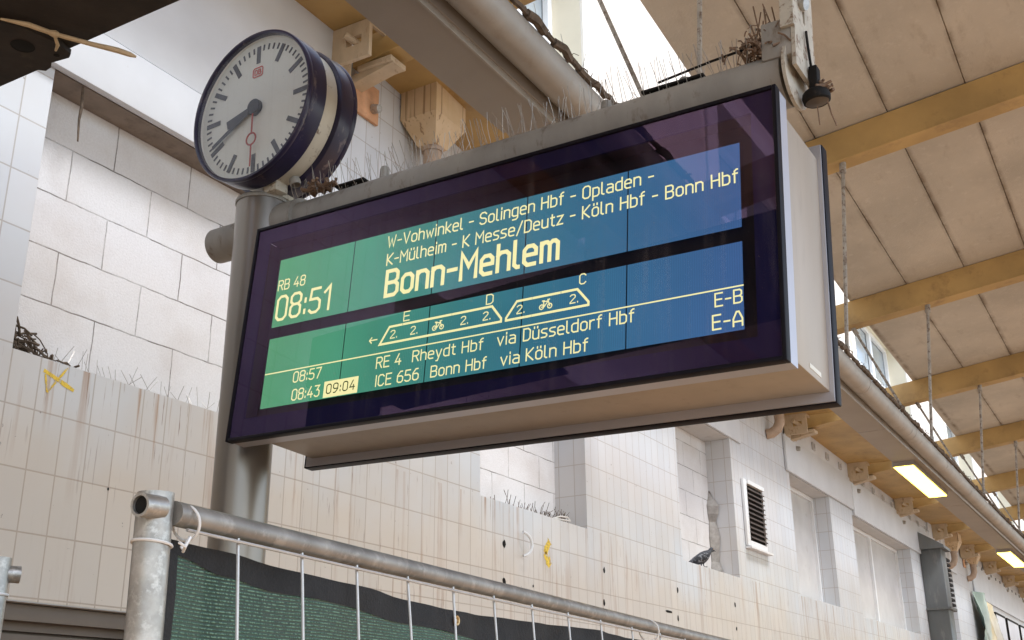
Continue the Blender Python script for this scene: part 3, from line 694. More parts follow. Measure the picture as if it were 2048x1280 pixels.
# ================================================================ pigeon
PX, PY, PZ = 10.50, 3.99, 1.476
pg = empty('pigeon', (PX, PY, PZ), Matrix.Rotation(rad(-40), 3, 'Z') @ Matrix.Scale(.85, 3), label='dark grey pigeon standing on the sill of the bricked-up niche', cat='pigeon')
prof = [(-.20, .040, .004, .008, .026), (-.15, .050, .010, .014, .032), (-.11, .070, .028, .038, .046), (-.06, .090, .052, .062, .060), (-.01, .108, .066, .074, .068), (.035, .124, .068, .072, .066), (.07, .142, .058, .060, .052), (.092, .162, .044, .046, .042), (.108, .184, .036, .038, .035), (.124, .202, .033, .032, .031), (.142, .206, .028, .027, .027), (.158, .203, .019, .019, .018), (.167, .199, .008, .008, .007), (.178, .194, .005, .005, .004), (.19, .188, .001, .001, .001)]
b = B(); n = 14
for x, z, ru, rd_, ry in prof:
    for k in range(n):
        an = 2*math.pi*k/n; s_ = math.sin(an); b.v.append(Vector((x, math.cos(an)*ry, z+s_*(ru if s_ > 0 else rd_))))
for i in range(len(prof)-1):
    for k in range(n): k2 = (k+1) % n; b.f.append((i*n+k, i*n+k2, (i+1)*n+k2, (i+1)*n+k))
b.f.append(tuple(range(n))); b.f.append(tuple((len(prof)-1)*n+k for k in range(n)))
for s_ in (-1, 1):
    b.tube([(.005, .025*s_, .05), (.0, .025*s_, .03), (.012, .025*s_, .008)], [.014, .006, .004], 6)
    for a in (-.5, 0, .5): b.tube([(.012, .025*s_, .006), (.045, .025*s_+a*.03, .004)], .003, 5)
    b.tube([(.012, .025*s_, .006), (-.012, .025*s_, .004)], .003, 5)
b.build('body', M['pigeon'], pg, local=True, smooth=60)
for s_ in (-1, 1):
    f = B(); pr = [(-.175, .045, .006), (-.13, .062, .020), (-.08, .082, .036), (-.02, .104, .048), (.03, .118, .044), (.06, .128, .018)]
    for x, z, h in pr:
        for k in range(8):
            an = 2*math.pi*k/8; f.v.append(Vector((x, s_*(.054+.016*math.cos(an)+(.010 if x > -.1 else -.012)), z+math.sin(an)*h)))
    for i in range(len(pr)-1):
        for k in range(8): k2 = (k+1) % 8; f.f.append((i*8+k, i*8+k2, (i+1)*8+k2, (i+1)*8+k))
    f.f.append(tuple(range(8))); f.f.append(tuple((len(pr)-1)*8+k for k in range(8)))
    f.build('wing', M['pigeon_wing'], pg, local=True, smooth=60)
    B().lathe([(.0, -.004), (.004, -.002), (.005, 0), (.004, .002), (0, .004)], (.145, s_*.0265, .209), (0, 1, 0), 8).build('eye', M['primer'], pg, local=True)

# ================================================================ SIGN POST with cross tube
SR = Matrix(((0.9975743756, 0.0433777395, 0.0544402135), (-0.0413702107, 0.9984407839, -0.0374767488), (-0.0559809861, 0.0351336412, 0.9978134878)))
SO = Vector((2.6036094, 0.7334751, 0.8518331)); SW, SHH, SD = 1.9608778, .80, .4134930
def sp_(x, u, v): return SO + SR @ Vector((x, SW-u, v))      # board coordinates: depth, from the left edge, up
gp = empty('sign_post', (2.9, 2.81, GZ), label='thick brushed steel post with a grey cross tube carrying the departure board and the clock', cat='sign post')
b = B(); b.tube([(2.9, 2.81, GZ), (2.9, 2.806, 1.925)], .1, 40); b.build('pole', M['post'], gp)
b = B(); b.lathe([(0, .012), (.085, .012), (.1, .006), (.104, 0), (.104, -.012), (.1, -.012)], (2.9, 2.806, 1.928), (0, 0, 1), 40); b.build('cap', M['tube'], gp)
TX = .2
b = B(); b.tube([sp_(TX, -.44, .912), sp_(TX, .8, .922), sp_(TX, 1.93, .940)], [.070, .080, .081], 36); b.build('cross_tube', M['tube'], gp)
b = B(); b.tube([sp_(TX, -.105, .912), sp_(TX, .03, .914)], .093, 36); b.build('tube_collar', M['tube'], gp)
b = B(); b.tube([sp_(TX, 1.945, .945), sp_(TX, 1.955, .945)], .100, 36); b.build('end_flange', M['strap'], gp)
# hanger strap with slots, going up to the roof
b = B()
def sbox(bb, x0, x1, u0, u1, v0, v1, bev=0):
    t = B(); t.box(x0, x1, u0, u1, v0, v1, bev); bb.add([sp_(p.x, p.y, p.z) for p in t.v], t.f); return bb
sbox(b, .105, .117, 1.945, 1.985, 1.06, 2.5); sbox(b, .117, .29, 1.972, 1.984, .93, 1.06)
v = .90
for k in range(16):
    v0 = 1.06+k*.11
    sbox(b, .1171, .195, 1.972, 1.984, v0, v0+.11); sbox(b, .215, .285, 1.972, 1.984, v0, v0+.11); sbox(b, .1951, .2149, 1.972, 1.984, v0, v0+.06)
b.build('hanger_strap', M['strap'], gp, smooth=0)
b = B(); sbox(b, .118, .29, 1.88, 1.972, .97, 1.10, .006); b.build('strap_block', M['tube'], gp)
b = B(); b.tube([sp_(.175, 1.988, 1.175), sp_(.175, 2.004, 1.17)], .022, 12); b.build('bolt', M['galv'], gp)
for u in (.405, 1.325, 1.60):
    b = B(); b.tube([sp_(TX, u, .99), sp_(TX, u, 1.04)], .018, 12); b.lathe([(.018, .025), (.016, .034), (.008, .04), (0, .042)], sp_(TX, u, 1.015), SR @ Vector((0, 0, 1)), 12)
    b.build('bolt', M['tube'], gp)
for (u0, u1) in ((.20, .34), (1.47, 1.68)):
    b = B(); sbox(b, .16, .24, u0, u1, .998+.012*u0, 1.006+.012*u0); b.build('clamp_plate', M['black_plastic'], gp)
b = B(); b.tube([sp_(.18, 1.52, 1.05), sp_(.17, 1.7, 1.062), sp_(.17, 1.9, 1.075)], .004, 6); b.build('cable', M['black_plastic'], gp)
e = empty('bird_spikes', sp_(TX, 1, 1.02), label='long row of thin bird spikes along the cross tube above the departure board', cat='bird spikes')
b = B(); upv = SR @ Vector((0, 0, 1))
spikes(b, [sp_(.17, .02, .988), sp_(.17, 1.86, 1.014)], 80, .12, .0010, .16, upv+Vector((-.15, .12, 0)))
spikes(b, [sp_(.135, .02, .958), sp_(.135, 1.86, .985)], 50, .10, .0010, .2, upv+Vector((-.75, .05, 0)))
spikes(b, [sp_(.23, .02, .988), sp_(.23, 1.86, 1.012)], 50, .12, .0010, .3, upv+Vector((.3, 0, 0)))
b.build('wires', M['spike'], e)
b = B(); random.seed(5)
for i in range(190):
    p = sp_(random.uniform(.11, .24), 1.86+random.gauss(0, .035), 1.01+abs(random.gauss(0, .035)))
    d = Vector((random.gauss(0, 1), random.gauss(0, 1), random.gauss(0, .7))).normalized()*random.uniform(.015, .05); b.tube([p-d/2, p+Vector((0, 0, .006)), p+d/2], random.uniform(.0012, .0045), 5)
for i in range(9):
    p = sp_(random.uniform(.12, .22), 1.84+random.uniform(0, .1), 1.08); b.tube([p, p+Vector((random.gauss(0, .02), random.gauss(0, .02), random.uniform(.05, .12)))], .0022, 4)
tag(b.build('twig_clump', M['muck'], smooth=0), 'clump of twigs and droppings on the cross tube beside the hanger strap', 'debris')
b = B()
for i in range(26):
    p = sp_(.11+random.uniform(-.01, .05), .17+random.gauss(0, .03), 1.0-.012+abs(random.gauss(0, .012))); d = Vector((random.gauss(0, 1), random.gauss(0, 1), random.gauss(0, .5))).normalized()*.02; b.tube([p-d, p+d], random.uniform(.004, .009), 5)
tag(b.build('twig_clump', M['muck'], smooth=0), 'small brown clump of droppings on the cross tube below the clock', 'debris')
# little lamp on the strap
e = empty('bracket_lamp', sp_(.2, 2.0, .85), label='small round black lamp on a bracket at the end of the cross tube', cat='lamp')
ax = SR @ Vector((.12, -.1, -1)); c0 = sp_(.232, 2.0, .878)
b = B(); b.lathe([(0, -.020), (.030, -.020), (.038, -.012), (.041, .0), (.039, .014), (.034, .018)], c0, ax, 24); b.build('housing', M['black_plastic'], e)
b = B(); b.lathe([(.034, .016), (.022, .020), (0, .022)], c0, ax, 24); b.build('lens', M['lamp_glass'], e)
b = B(); sbox(b, .21, .245, 1.987, 2.012, .885, .975, .003); b.tube([sp_(.20, 1.99, 1.09), sp_(.205, 1.992, 1.04), sp_(.215, 1.995, .97)], .004, 6); b.build('bracket', M['black_plastic'], e)
b = B()
for i in range(16):
    p = c0+Vector((random.gauss(.01, .02), random.gauss(-.02, .016), .02+abs(random.gauss(0, .012)))); d = Vector((random.gauss(0, 1), random.gauss(0, 1), random.gauss(0, .6))).normalized()*.018; b.tube([p-d, p+d], random.uniform(.003, .006), 5)
b.build('dirt', M['muck'], e, smooth=0)
b = B(); b.tube([c0+Vector((0, 0, -.03)), c0+Vector((0.004, 0, -.09))], .0016, 4); b.build('dirt_drip', M['muck'], e, smooth=0)
b = B(); b.tube([c0+Vector((.0, -.03, -.02)), c0+Vector((.01, -.035, -.06)), c0+Vector((.012, -.045, -.10))], .0022, 4); b.build('dirt_drip', M['muck'], e, smooth=0)

# ================================================================ DEPARTURE BOARD
bd = empty('departure_board', SO, SR, label='large electronic departure board with green to blue display in a dark indigo frame', cat='departure board')
def Bl(fn):                                             # build in board coordinates (x depth, y = SW-u, z = v)
    return fn
def lbox(bb, x0, x1, u0, u1, v0, v1, bev=0): bb.box(x0, x1, SW-u1, SW-u0, v0, v1, bev); return bb
def part(bb, name, m, parent=bd, smooth=35): return bb.build(name, m, parent, local=True, smooth=smooth)
FT = .012
b = B()
lbox(b, -.002, .03, 0, FT, 0, SHH, .002); lbox(b, -.002, .03, SW-FT, SW, 0, SHH, .002); lbox(b, -.002, .03, FT, SW-FT, SHH-FT, SHH, .002); lbox(b, -.002, .03, FT, SW-FT, 0, FT, .002)
part(b, 'front_frame', M['black_frame'])
b = B()
lbox(b, .031, .085, .002, .02, .003, SHH-.003); lbox(b, .031, .085, SW-.02, SW-.002, .003, SHH-.003); lbox(b, .031, .085, .02, SW-.02, SHH-.02, SHH-.003); lbox(b, .031, .085, .02, SW-.02, .003, .02)
part(b, 'frame_profile', M['sign_strip'], smooth=0)
AU0, AU1, AV0, AV1 = .068, 1.885, .075, .732
b = B()                                                 # printed border behind the glass
lbox(b, .006, .012, FT, AU0, FT, SHH-FT); lbox(b, .006, .012, AU1, SW-FT, FT, SHH-FT); lbox(b, .006, .012, AU0, AU1, AV1, SHH-FT); lbox(b, .006, .012, AU0, AU1, FT, AV0)
part(b, 'printed_border', M['bezel'], smooth=0)
b = B(); b.quad((.003, SW-FT, FT), (.003, FT, FT), (.003, FT, SHH-FT), (.003, SW-FT, SHH-FT))
part(b, 'front_glass', M['glass'], smooth=0)
b = B()                                                 # recess
lbox(b, .012, .075, AU0-.02, AU0-.001, AV0, AV1); lbox(b, .012, .075, AU1+.001, AU1+.02, AV0, AV1); lbox(b, .012, .075, AU0, AU1, AV1+.001, AV1+.02); lbox(b, .012, .075, AU0, AU1, AV0-.02, AV0-.001)
lbox(b, .062, .075, AU0-.02, AU1+.02, AV0-.02, AV1+.02)
part(b, 'display_recess', M['black_frame'], smooth=0)
b = B(); lbox(b, .086, SD-.045, .055, SW-.010, .028, SHH-.045, .004); part(b, 'housing', M['sign_alu'])
b = B(); lbox(b, SD-.044, SD, .016, SW+.006, -.004, SHH+.004, .004); part(b, 'back_frame', M['black_frame'])
b = B(); lbox(b, SD-.05, SD-.0445, .03, SW+.002, .0, SHH); part(b, 'frame_profile', M['sign_strip'], smooth=0)
b = B(); lbox(b, .20, .29, SW-.0099, SW-.0085, .045, .058); part(b, 'label', M['label'], smooth=0)
M['lcd'] = m_lcd(SW)
LX = .05
us = [.091, .44, .789, 1.138, 1.487, 1.835]
for (v0, v1) in ((.416, .677), (.119, .373)):
    for i in range(5):
        b = B(); lbox(b, LX, LX+.0008, us[i]+(.002 if i else 0), us[i+1]-.002, v0, v1); part(b, 'display_panel', M['lcd'], smooth=0)
# ---- dot-matrix style stroke lettering
GL = {
'A': (5.2, [[(0, 0), (0, 5), (1.9, 10), (3.3, 10), (5.2, 5), (5.2, 0)], [(0, 3), (5.2, 3)]]), 'B': (5, [[(0, 5.2), (3.8, 5.2), (5, 4), (5, 1.2), (3.8, 0), (0, 0), (0, 10), (3.7, 10), (4.8, 8.9), (4.8, 6.4), (3.7, 5.3)]]),
'C': (5, [[(5, 8.4), (3.7, 10), (1.3, 10), (0, 8.5), (0, 1.5), (1.3, 0), (3.7, 0), (5, 1.6)]]), 'D': (5, [[(0, 0), (0, 10), (3.4, 10), (5, 8.3), (5, 1.7), (3.4, 0), (0, 0)]]),
'E': (4.6, [[(4.6, 10), (0, 10), (0, 0), (4.6, 0)], [(0, 5.2), (4.1, 5.2)]]), 'H': (5, [[(0, 0), (0, 10)], [(5, 0), (5, 10)], [(0, 5.2), (5, 5.2)]]),
'I': (.4, [[(.2, 0), (.2, 10)]]), 'K': (5, [[(0, 0), (0, 10)], [(5, 10), (.5, 5), (5, 0)]]), 'M': (6, [[(0, 0), (0, 10), (3, 4.6), (6, 10), (6, 0)]]),
'O': (5.2, [[(0, 1.5), (0, 8.5), (1.4, 10), (3.8, 10), (5.2, 8.5), (5.2, 1.5), (3.8, 0), (1.4, 0), (0, 1.5)]]), 'R': (5, [[(0, 0), (0, 10), (3.7, 10), (5, 8.7), (5, 6.4), (3.7, 5.1), (0, 5.1)], [(2.6, 5.1), (5, 0)]]),
'S': (5, [[(5, 8.5), (3.7, 10), (1.3, 10), (0, 8.6), (0, 6.6), (1.2, 5.4), (3.8, 4.8), (5, 3.6), (5, 1.4), (3.7, 0), (1.3, 0), (0, 1.5)]]), 'V': (5.4, [[(0, 10), (2.7, 0), (5.4, 10)]]),
'W': (6.8, [[(0, 10), (1.6, 0), (3.4, 7.5), (5.2, 0), (6.8, 10)]]),
'a': (4.4, [[(.5, 7), (3.2, 7), (4.4, 5.8), (4.4, 0), (1.2, 0), (0, 1.1), (0, 2.9), (1.2, 4), (4.4, 4)]]), 'b': (4.4, [[(0, 10), (0, 0), (3.2, 0), (4.4, 1.3), (4.4, 5.7), (3.2, 7), (0, 7)]]),
'd': (4.4, [[(4.4, 10), (4.4, 0), (1.2, 0), (0, 1.3), (0, 5.7), (1.2, 7), (4.4, 7)]]), 'e': (4.4, [[(0, 3.7), (4.4, 3.7), (4.4, 5.7), (3.2, 7), (1.2, 7), (0, 5.7), (0, 1.3), (1.2, 0), (4, 0)]]),
'f': (3, [[(3, 10), (2.2, 10), (1.1, 8.9), (1.1, 0)], [(0, 7), (2.8, 7)]]), 'g': (4.4, [[(4.4, 7), (1.2, 7), (0, 5.7), (0, 1.3), (1.2, 0), (4.4, 0)], [(4.4, 7), (4.4, -1.7), (3.2, -3), (.5, -3)]]),
'h': (4.4, [[(0, 0), (0, 10)], [(0, 5.8), (1.2, 7), (3.2, 7), (4.4, 5.8), (4.4, 0)]]), 'i': (.4, [[(.2, 0), (.2, 7)], [(.2, 9), (.2, 10.2)]]),
'k': (4, [[(0, 0), (0, 10)], [(4, 7), (.6, 3.6), (4, 0)]]), 'l': (1.6, [[(0, 10), (0, 1), (1, 0), (1.6, 0)]]),
'm': (6, [[(0, 0), (0, 7)], [(0, 6), (1, 7), (2, 7), (3, 6), (3, 0)], [(3, 6), (4, 7), (5, 7), (6, 6), (6, 0)]]), 'n': (4.4, [[(0, 0), (0, 7)], [(0, 5.8), (1.2, 7), (3.2, 7), (4.4, 5.8), (4.4, 0)]]),
'o': (4.4, [[(0, 1.3), (0, 5.7), (1.2, 7), (3.2, 7), (4.4, 5.7), (4.4, 1.3), (3.2, 0), (1.2, 0), (0, 1.3)]]), 'p': (4.4, [[(0, -3), (0, 7), (3.2, 7), (4.4, 5.7), (4.4, 1.3), (3.2, 0), (0, 0)]]),
'r': (3, [[(0, 0), (0, 7)], [(0, 5.6), (1.4, 7), (3, 7)]]), 's': (4, [[(4, 7), (1.1, 7), (0, 6), (0, 4.8), (1, 3.8), (3, 3.3), (4, 2.3), (4, 1), (2.9, 0), (0, 0)]]),
't': (3, [[(1.1, 9.5), (1.1, 1), (2.1, 0), (3, 0)], [(0, 7), (2.8, 7)]]), 'u': (4.4, [[(0, 7), (0, 1.2), (1.2, 0), (3.2, 0), (4.4, 1.2)], [(4.4, 7), (4.4, 0)]]),
'v': (4.4, [[(0, 7), (2.2, 0), (4.4, 7)]]), 'w': (6, [[(0, 7), (1.5, 0), (3, 5.5), (4.5, 0), (6, 7)]]), 'y': (4.4, [[(0, 7), (2.2, 0)], [(4.4, 7), (1.5, -3), (.3, -3)]]), 'z': (4.2, [[(0, 7), (4.2, 7), (0, 0), (4.2, 0)]]),
'/': (4, [[(0, -1), (4, 10.5)]]), '-': (3.2, [[(0, 4.6), (3.2, 4.6)]]), ':': (.6, [[(.3, .6), (.3, 1.9)], [(.3, 5.4), (.3, 6.7)]]), '.': (.6, [[(.3, 0), (.3, .9)]]), ' ': (1.6, []),
'0': (4.8, [[(0, 1.4), (0, 8.6), (1.3, 10), (3.5, 10), (4.8, 8.6), (4.8, 1.4), (3.5, 0), (1.3, 0), (0, 1.4)]]), '1': (2.4, [[(0, 7.6), (2.4, 10), (2.4, 0)]]), '2': (4.8, [[(0, 8.6), (1.3, 10), (3.6, 10), (4.8, 8.8), (4.8, 6.8), (0, 1), (0, 0), (4.8, 0)]]),
'3': (4.6, [[(0, 10), (4.4, 10), (2.1, 6.1), (3.4, 6.1), (4.6, 4.8), (4.6, 1.3), (3.4, 0), (1.2, 0), (0, 1.2)]]), '4': (5, [[(3, 10), (0, 2.8), (5, 2.8)], [(3.7, 5.2), (3.7, 0)]]), '5': (4.8, [[(4.5, 10), (.4, 10), (0, 5.7), (3.4, 5.7), (4.8, 4.4), (4.8, 1.3), (3.4, 0), (1.2, 0), (0, 1.1)]]),
'6': (4.8, [[(4.2, 10), (2.4, 10), (0, 6.4), (0, 1.3), (1.3, 0), (3.5, 0), (4.8, 1.3), (4.8, 4.5), (3.5, 5.8), (.3, 5.8)]]), '7': (4.8, [[(0, 10), (4.8, 10), (1.6, 0)]]),
'8': (4.8, [[(1.2, 5.4), (0, 6.6), (0, 8.8), (1.2, 10), (3.6, 10), (4.8, 8.8), (4.8, 6.6), (3.6, 5.4), (1.2, 5.4), (0, 4.2), (0, 1.2), (1.2, 0), (3.6, 0), (4.8, 1.2), (4.8, 4.2), (3.6, 5.4)]]),
'9': (4.8, [[(.6, 0), (2.4, 0), (4.8, 3.6), (4.8, 8.7), (3.5, 10), (1.3, 10), (0, 8.7), (0, 5.5), (1.3, 4.2), (4.5, 4.2)]]),
}
GL['ü'] = (4.4, GL['u'][1]+[[(1, 9), (1, 10.2)], [(3.4, 9), (3.4, 10.2)]]); GL['ö'] = (4.4, GL['o'][1]+[[(1, 9), (1, 10.2)], [(3.4, 9), (3.4, 10.2)]])
def poly_strip(bb, pts, wd, x):
    """mitred ribbon along pts (u, v) at depth x"""
    P = [Vector((p[0], p[1])) for p in pts]; closed = (P[0]-P[-1]).length < 1e-6 and len(P) > 2
    if closed: P = P[:-1]
    n = len(P); h = wd/2; Lf, Rt = [], []
    for i in range(n):
        a = P[i-1] if (i > 0 or closed) else None; c = P[(i+1) % n] if (i < n-1 or closed) else None
        d1 = (P[i]-a).normalized() if a is not None else None; d2 = (c-P[i]).normalized() if c is not None else None
        q = P[i].copy()
        if d1 is None: d1 = d2; q = q-d2*h*.85
        elif d2 is None: d2 = d1; q = q+d1*h*.85
        n1 = Vector((-d1.y, d1.x)); n2 = Vector((-d2.y, d2.x)); mdir = n1+n2
        mdir = mdir.normalized() if mdir.length > 1e-4 else n1
        k = h/max(.45, mdir.dot(n1)); Lf.append(q+mdir*k); Rt.append(q-mdir*k)
    f3 = lambda p: (x, SW-p.x, p.y)
    for i in range(n if closed else n-1):
        j = (i+1) % n; bb.quad(f3(Lf[i]), f3(Lf[j]), f3(Rt[j]), f3(Rt[i]))
def text(s, u0, v0, cap, u1=None, stroke=.12, mat=None, x=None, gap=2.1):
    adv = 0; items = []
    for ch_ in s:
        w_, st_ = GL[ch_]; items.append((adv, st_)); adv += w_+gap
    adv -= gap; k = cap/10; kx = (u1-u0)/adv if u1 else k
    bb = B(); i = 0
    for a, st_ in items:
        for pl in st_:
            poly_strip(bb, [(u0+(a+p[0])*kx, v0+p[1]*k) for p in pl], cap*stroke, (x or LX-.002)-.00007*(i % 6)); i += 1
    return part(bb, 'display_text', mat or M['text'], smooth=0)
M['text'] = emit('lit characters', (1.0, .93, .46), .42)
M['text_dark'] = emit('unlit characters', (.05, .09, .03), .3)
def bars(lst, name='display_graphic', wd=.0075):
    bb = B()
    for i, pl in enumerate(lst): poly_strip(bb, pl, wd, LX-.002-.00007*(i % 5))
    return part(bb, name, M['text'], smooth=0)
text('RB 48', .100, .556, .037, .226); text('08:51', .108, .441, .088, .352, .115)
text('W-Vohwinkel - Solingen Hbf - Opladen -', .590, .620, .040, 1.570)
text('K-Mülheim - K Messe/Deutz - Köln Hbf - Bonn Hbf', .593, .554, .040, 1.826)
text('Bonn-Mehlem', .600, .442, .088, 1.256, .155)
text('E', .688, .339, .031, .711); text('D', 1.008, .338, .031, 1.032); text('C', 1.335, .342, .031, 1.355)
tl, th_ = .272, .328
bars([[(.685, tl), (.597, tl), (.632, th_), (.682, th_)], [(.690, tl), (.781, tl)], [(.690, th_), (.781, th_)], [(.787, tl), (.879, tl)], [(.787, th_), (.876, th_)], [(.885, tl), (.976, tl)], [(.883, th_), (.976, th_)], [(.982, tl), (1.066, tl), (1.066, .282), (1.030, th_), (.982, th_)],
      [(1.171, tl), (1.084, tl), (1.084, .280), (1.120, th_), (1.171, th_)], [(1.178, tl), (1.271, tl)], [(1.178, th_), (1.269, th_)], [(1.277, tl), (1.366, tl), (1.366, .282), (1.328, th_), (1.277, th_)]])
for u in (.640, .722, .917, 1.000, 1.122, 1.305): text('2.', u, .287, .026, u+.026, .13)
for u in (.828, 1.221):                                                   # bicycles
    c = lambda cu, r: [(cu+r*math.cos(a), .293+r*math.sin(a)) for a in [rad(d) for d in range(0, 361, 45)]]
    bars([c(u-.013, .0075), c(u+.015, .0075), [(u-.013, .293), (u-.004, .293), (u+.009, .309), (u-.007, .309), (u-.004, .293)], [(u+.015, .293), (u+.008, .314), (u+.014, .314)], [(u-.011, .312), (u-.004, .312)]], wd=.0035)
bars([[(.553, .2925), (.584, .2925)], [(.562, .302), (.553, .2925), (.562, .283)]], wd=.004)
bars([[(.095, .2415), (1.833, .2435)]], wd=.0042)
text('08:57', .232, .195, .036, .355); text('08:43', .236, .131, .037, .357)
bb = B(); lbox(bb, LX-.0016, LX-.0012, .376, .522, .121, .177); part(bb, 'display_highlight', M['text'], smooth=0)
text('09:04', .390, .134, .031, .510, .13, M['text_dark'], LX-.0025, 2.6)
text('RE 4', .593, .192, .036, .692); text('Rheydt Hbf', .739, .193, .035, 1.005); text('via', 1.058, .196, .036, 1.121); text('Düsseldorf Hbf', 1.150, .196, .037, 1.512)
text('ICE 656', .597, .131, .036, .767); text('Bonn Hbf', .816, .131, .035, 1.021); text('via', 1.074, .131, .036, 1.138); text('Köln Hbf', 1.163, .132, .037, 1.367)
text('E-B', 1.754, .196, .037, 1.829); text('E-A', 1.746, .131, .040, 1.829)

# ================================================================ CLOCK
CR = rotm(rad(-3.3), rad(-1.68), 0)
CO = Vector((2.72, 2.737, 2.256))
ck = empty('station_clock', CO, CR, label='round white faced station clock in navy drums on top of the steel post', cat='clock')
def cp(bb, name, m, parent=ck, smooth=35): return bb.build(name, m, parent, local=True, smooth=smooth)
RC = .314; CT = .262
X_ = (1, 0, 0)
b = B(); b.lathe([(.298, .045), (.299, .0), (.304, -.004), (.311, -.003), (RC, .002), (RC, .012), (RC-.004, .02), (RC-.001, .03), (RC-.001, .088), (RC-.012, .094), (.29, .096)], (0, 0, 0), X_, 96); cp(b, 'front_drum', M['clock_navy'])
b = B(); b.lathe([(.29, .0961), (.297, .098), (.297, CT-.098), (.29, CT-.0961)], (0, 0, 0), X_, 96); cp(b, 'middle_ring', M['clock_cream'])
b = B(); b.lathe([(.29, CT-.096), (RC-.012, CT-.094), (RC-.001, CT-.088), (RC-.001, CT-.03), (RC-.004, CT-.02), (RC, CT-.012), (RC, CT-.002), (.304, CT+.004), (0, CT+.002)], (0, 0, 0), X_, 96); cp(b, 'back_drum', M['clock_navy'])
DX = .032
b = B(); b.lathe([(.3, DX-.018), (.297, DX-.002), (.285, DX), (0, DX)], (0, 0, 0), X_, 96); dial = cp(b, 'dial', M['dial'])
b = B(); b.lathe([(.2985, .004), (0, .004)], (0, 0, 0), X_, 64); cp(b, 'glass', M['clock_glass'])
# on the face: right is -y, up is +z
def fq(bb, ang, r0, r1, w_, x, w1=None):
    a = rad(ang); d = Vector((0, -math.sin(a), math.cos(a))); n_ = Vector((0, math.cos(a), math.sin(a))); w1 = w1 or w_
    o = Vector((x, 0, 0)); bb.prism([o+d*r0-n_*w_/2, o+d*r1-n_*w1/2, o+d*r1+n_*w1/2, o+d*r0+n_*w_/2], (.0015, 0, 0))
b = B()
for i in range(60):
    if i % 5 == 0: fq(b, i*6, .197, .272, .020, DX-.0025)
    else: fq(b, i*6, .247, .272, .0075, DX-.0025)
cp(b, 'hour_marks', M['dial_ink'], dial, 0)
# red rail logo below the twelve
b = B(); cy, cz, hw, hh = 0, .158, .026, .0195; lw = .0032
def lq(pts, wd, x):
    for (y0, z0), (y1, z1) in zip(pts[:-1], pts[1:]):
        d = Vector((0, y1-y0, z1-z0)); n_ = Vector((0, -d.z, d.y)).normalized()*wd/2; dd = d.normalized()*wd*.45; a = Vector((x, y0, z0))-dd; c = Vector((x, y1, z1))+dd
        b.prism([a-n_, c-n_, c+n_, a+n_], (.001, 0, 0))
box_ = [(hw-.006, hh), (-hw+.006, hh), (-hw, hh-.006), (-hw, -hh+.006), (-hw+.006, -hh), (hw-.006, -hh), (hw, -hh+.006), (hw, hh-.006), (hw-.006, hh)]
lq([(p[0], cz+p[1]) for p in box_], .004, DX-.0025)
lq([(.016, cz-.010), (.016, cz+.010), (.007, cz+.010), (.003, cz+.006), (.003, cz-.006), (.007, cz-.010), (.016, cz-.010)], lw, DX-.0025)
lq([(-.004, cz-.010), (-.004, cz+.010), (-.012, cz+.010), (-.015, cz+.006), (-.012, cz+.001), (-.004, cz+.001)], lw, DX-.0025)
lq([(-.012, cz+.001), (-.017, cz-.004), (-.014, cz-.010), (-.004, cz-.010)], lw, DX-.0027)
cp(b, 'rail_logo', M['logo_red'], dial, 0)
b = B(); fq(b, 256, .0, .150, .026, DX-.012, .036); cp(b, 'hour_hand', M['hand'], ck, 0)
b = B(); fq(b, 243, .0, .245, .020, DX-.015, .016); cp(b, 'minute_hand', M['hand'], ck, 0)
b = B(); b.lathe([(0, DX-.019), (.030, DX-.019), (.033, DX-.016), (.033, DX)], (0, 0, 0), X_, 32); cp(b, 'hub', M['hand'], ck)
b = B(); fq(b, 180, .03, .112, .008, DX-.0185); fq(b, 180, .168, .255, .007, DX-.0185)
b.lathe([(.021, DX-.0195), (.028, DX-.0195), (.028, DX-.0175), (.021, DX-.0175)], (0, 0, -.14), X_, 32, True); cp(b, 'second_hand', M['red'], ck, 0)
b = B(); t = B(); t.box(2.84, 2.93, 2.685, 2.735, 1.99, 2.03); t2 = B()
B().box(2.845, 2.955, 2.70, 2.755, 1.93, 1.99).build('bracket', M['clock_cream'], ck, smooth=0)
b = B(); b.box(.10, .165, -.055, .01, -.33, -.27, .004); cp(b, 'bracket_arm', M['clock_cream'])
b = B(); b.lathe([(0, .0), (.02, 0), (.022, .004), (.022, .02), (.018, .03)], (.14, -.11, -.292), (0, -.35, -.9), 18); cp(b, 'bolt', M['tube'])

# ================================================================ FENCE
fd = Vector((1.86, .164, 0)).normalized(); fn = Vector((-fd.y, fd.x, 0)); F0 = Vector((.905, .993, 0))
fe = empty('construction_fence', (F0.x, F0.y, GZ), label='galvanised construction fence panel with round post and top rail in the foreground', cat='fence')
def fp(s, n_, z): q = F0+fd*s+fn*n_; return Vector((q.x, q.y, z))
b = B(); pb = Vector((.965, 1.035, GZ)); pt = Vector((.902, 1.006, .262))
b.tube([pb, pt], .021, 28, False)
b.lathe([(.021, 0), (.0175, 0), (.0175, -.12)], pt, pt-pb, 28); b.build('post', M['galv'], fe)
b = B(); b.tube([fp(.015, 0, .240), fp(.9, 0, .239), fp(1.75, 0, .238), fp(3.4, 0, .238)], .0145, 20); b.build('top_rail', M['galv_rail'], fe)
b = B(); s0 = fp(-.006, 0, .243); s1 = s0-fd*.030-Vector((0, 0, .002)); ax = (s1-s0).normalized()
b.lathe([(.0135, 0), (.0135, .034), (.0105, .034), (.0100, .0)], s0, ax, 24); b.build('stub', M['galv'], fe)
B().disc(s0+ax*.030, ax, .0104, 24).build('stub_inside', M['dark'], fe)
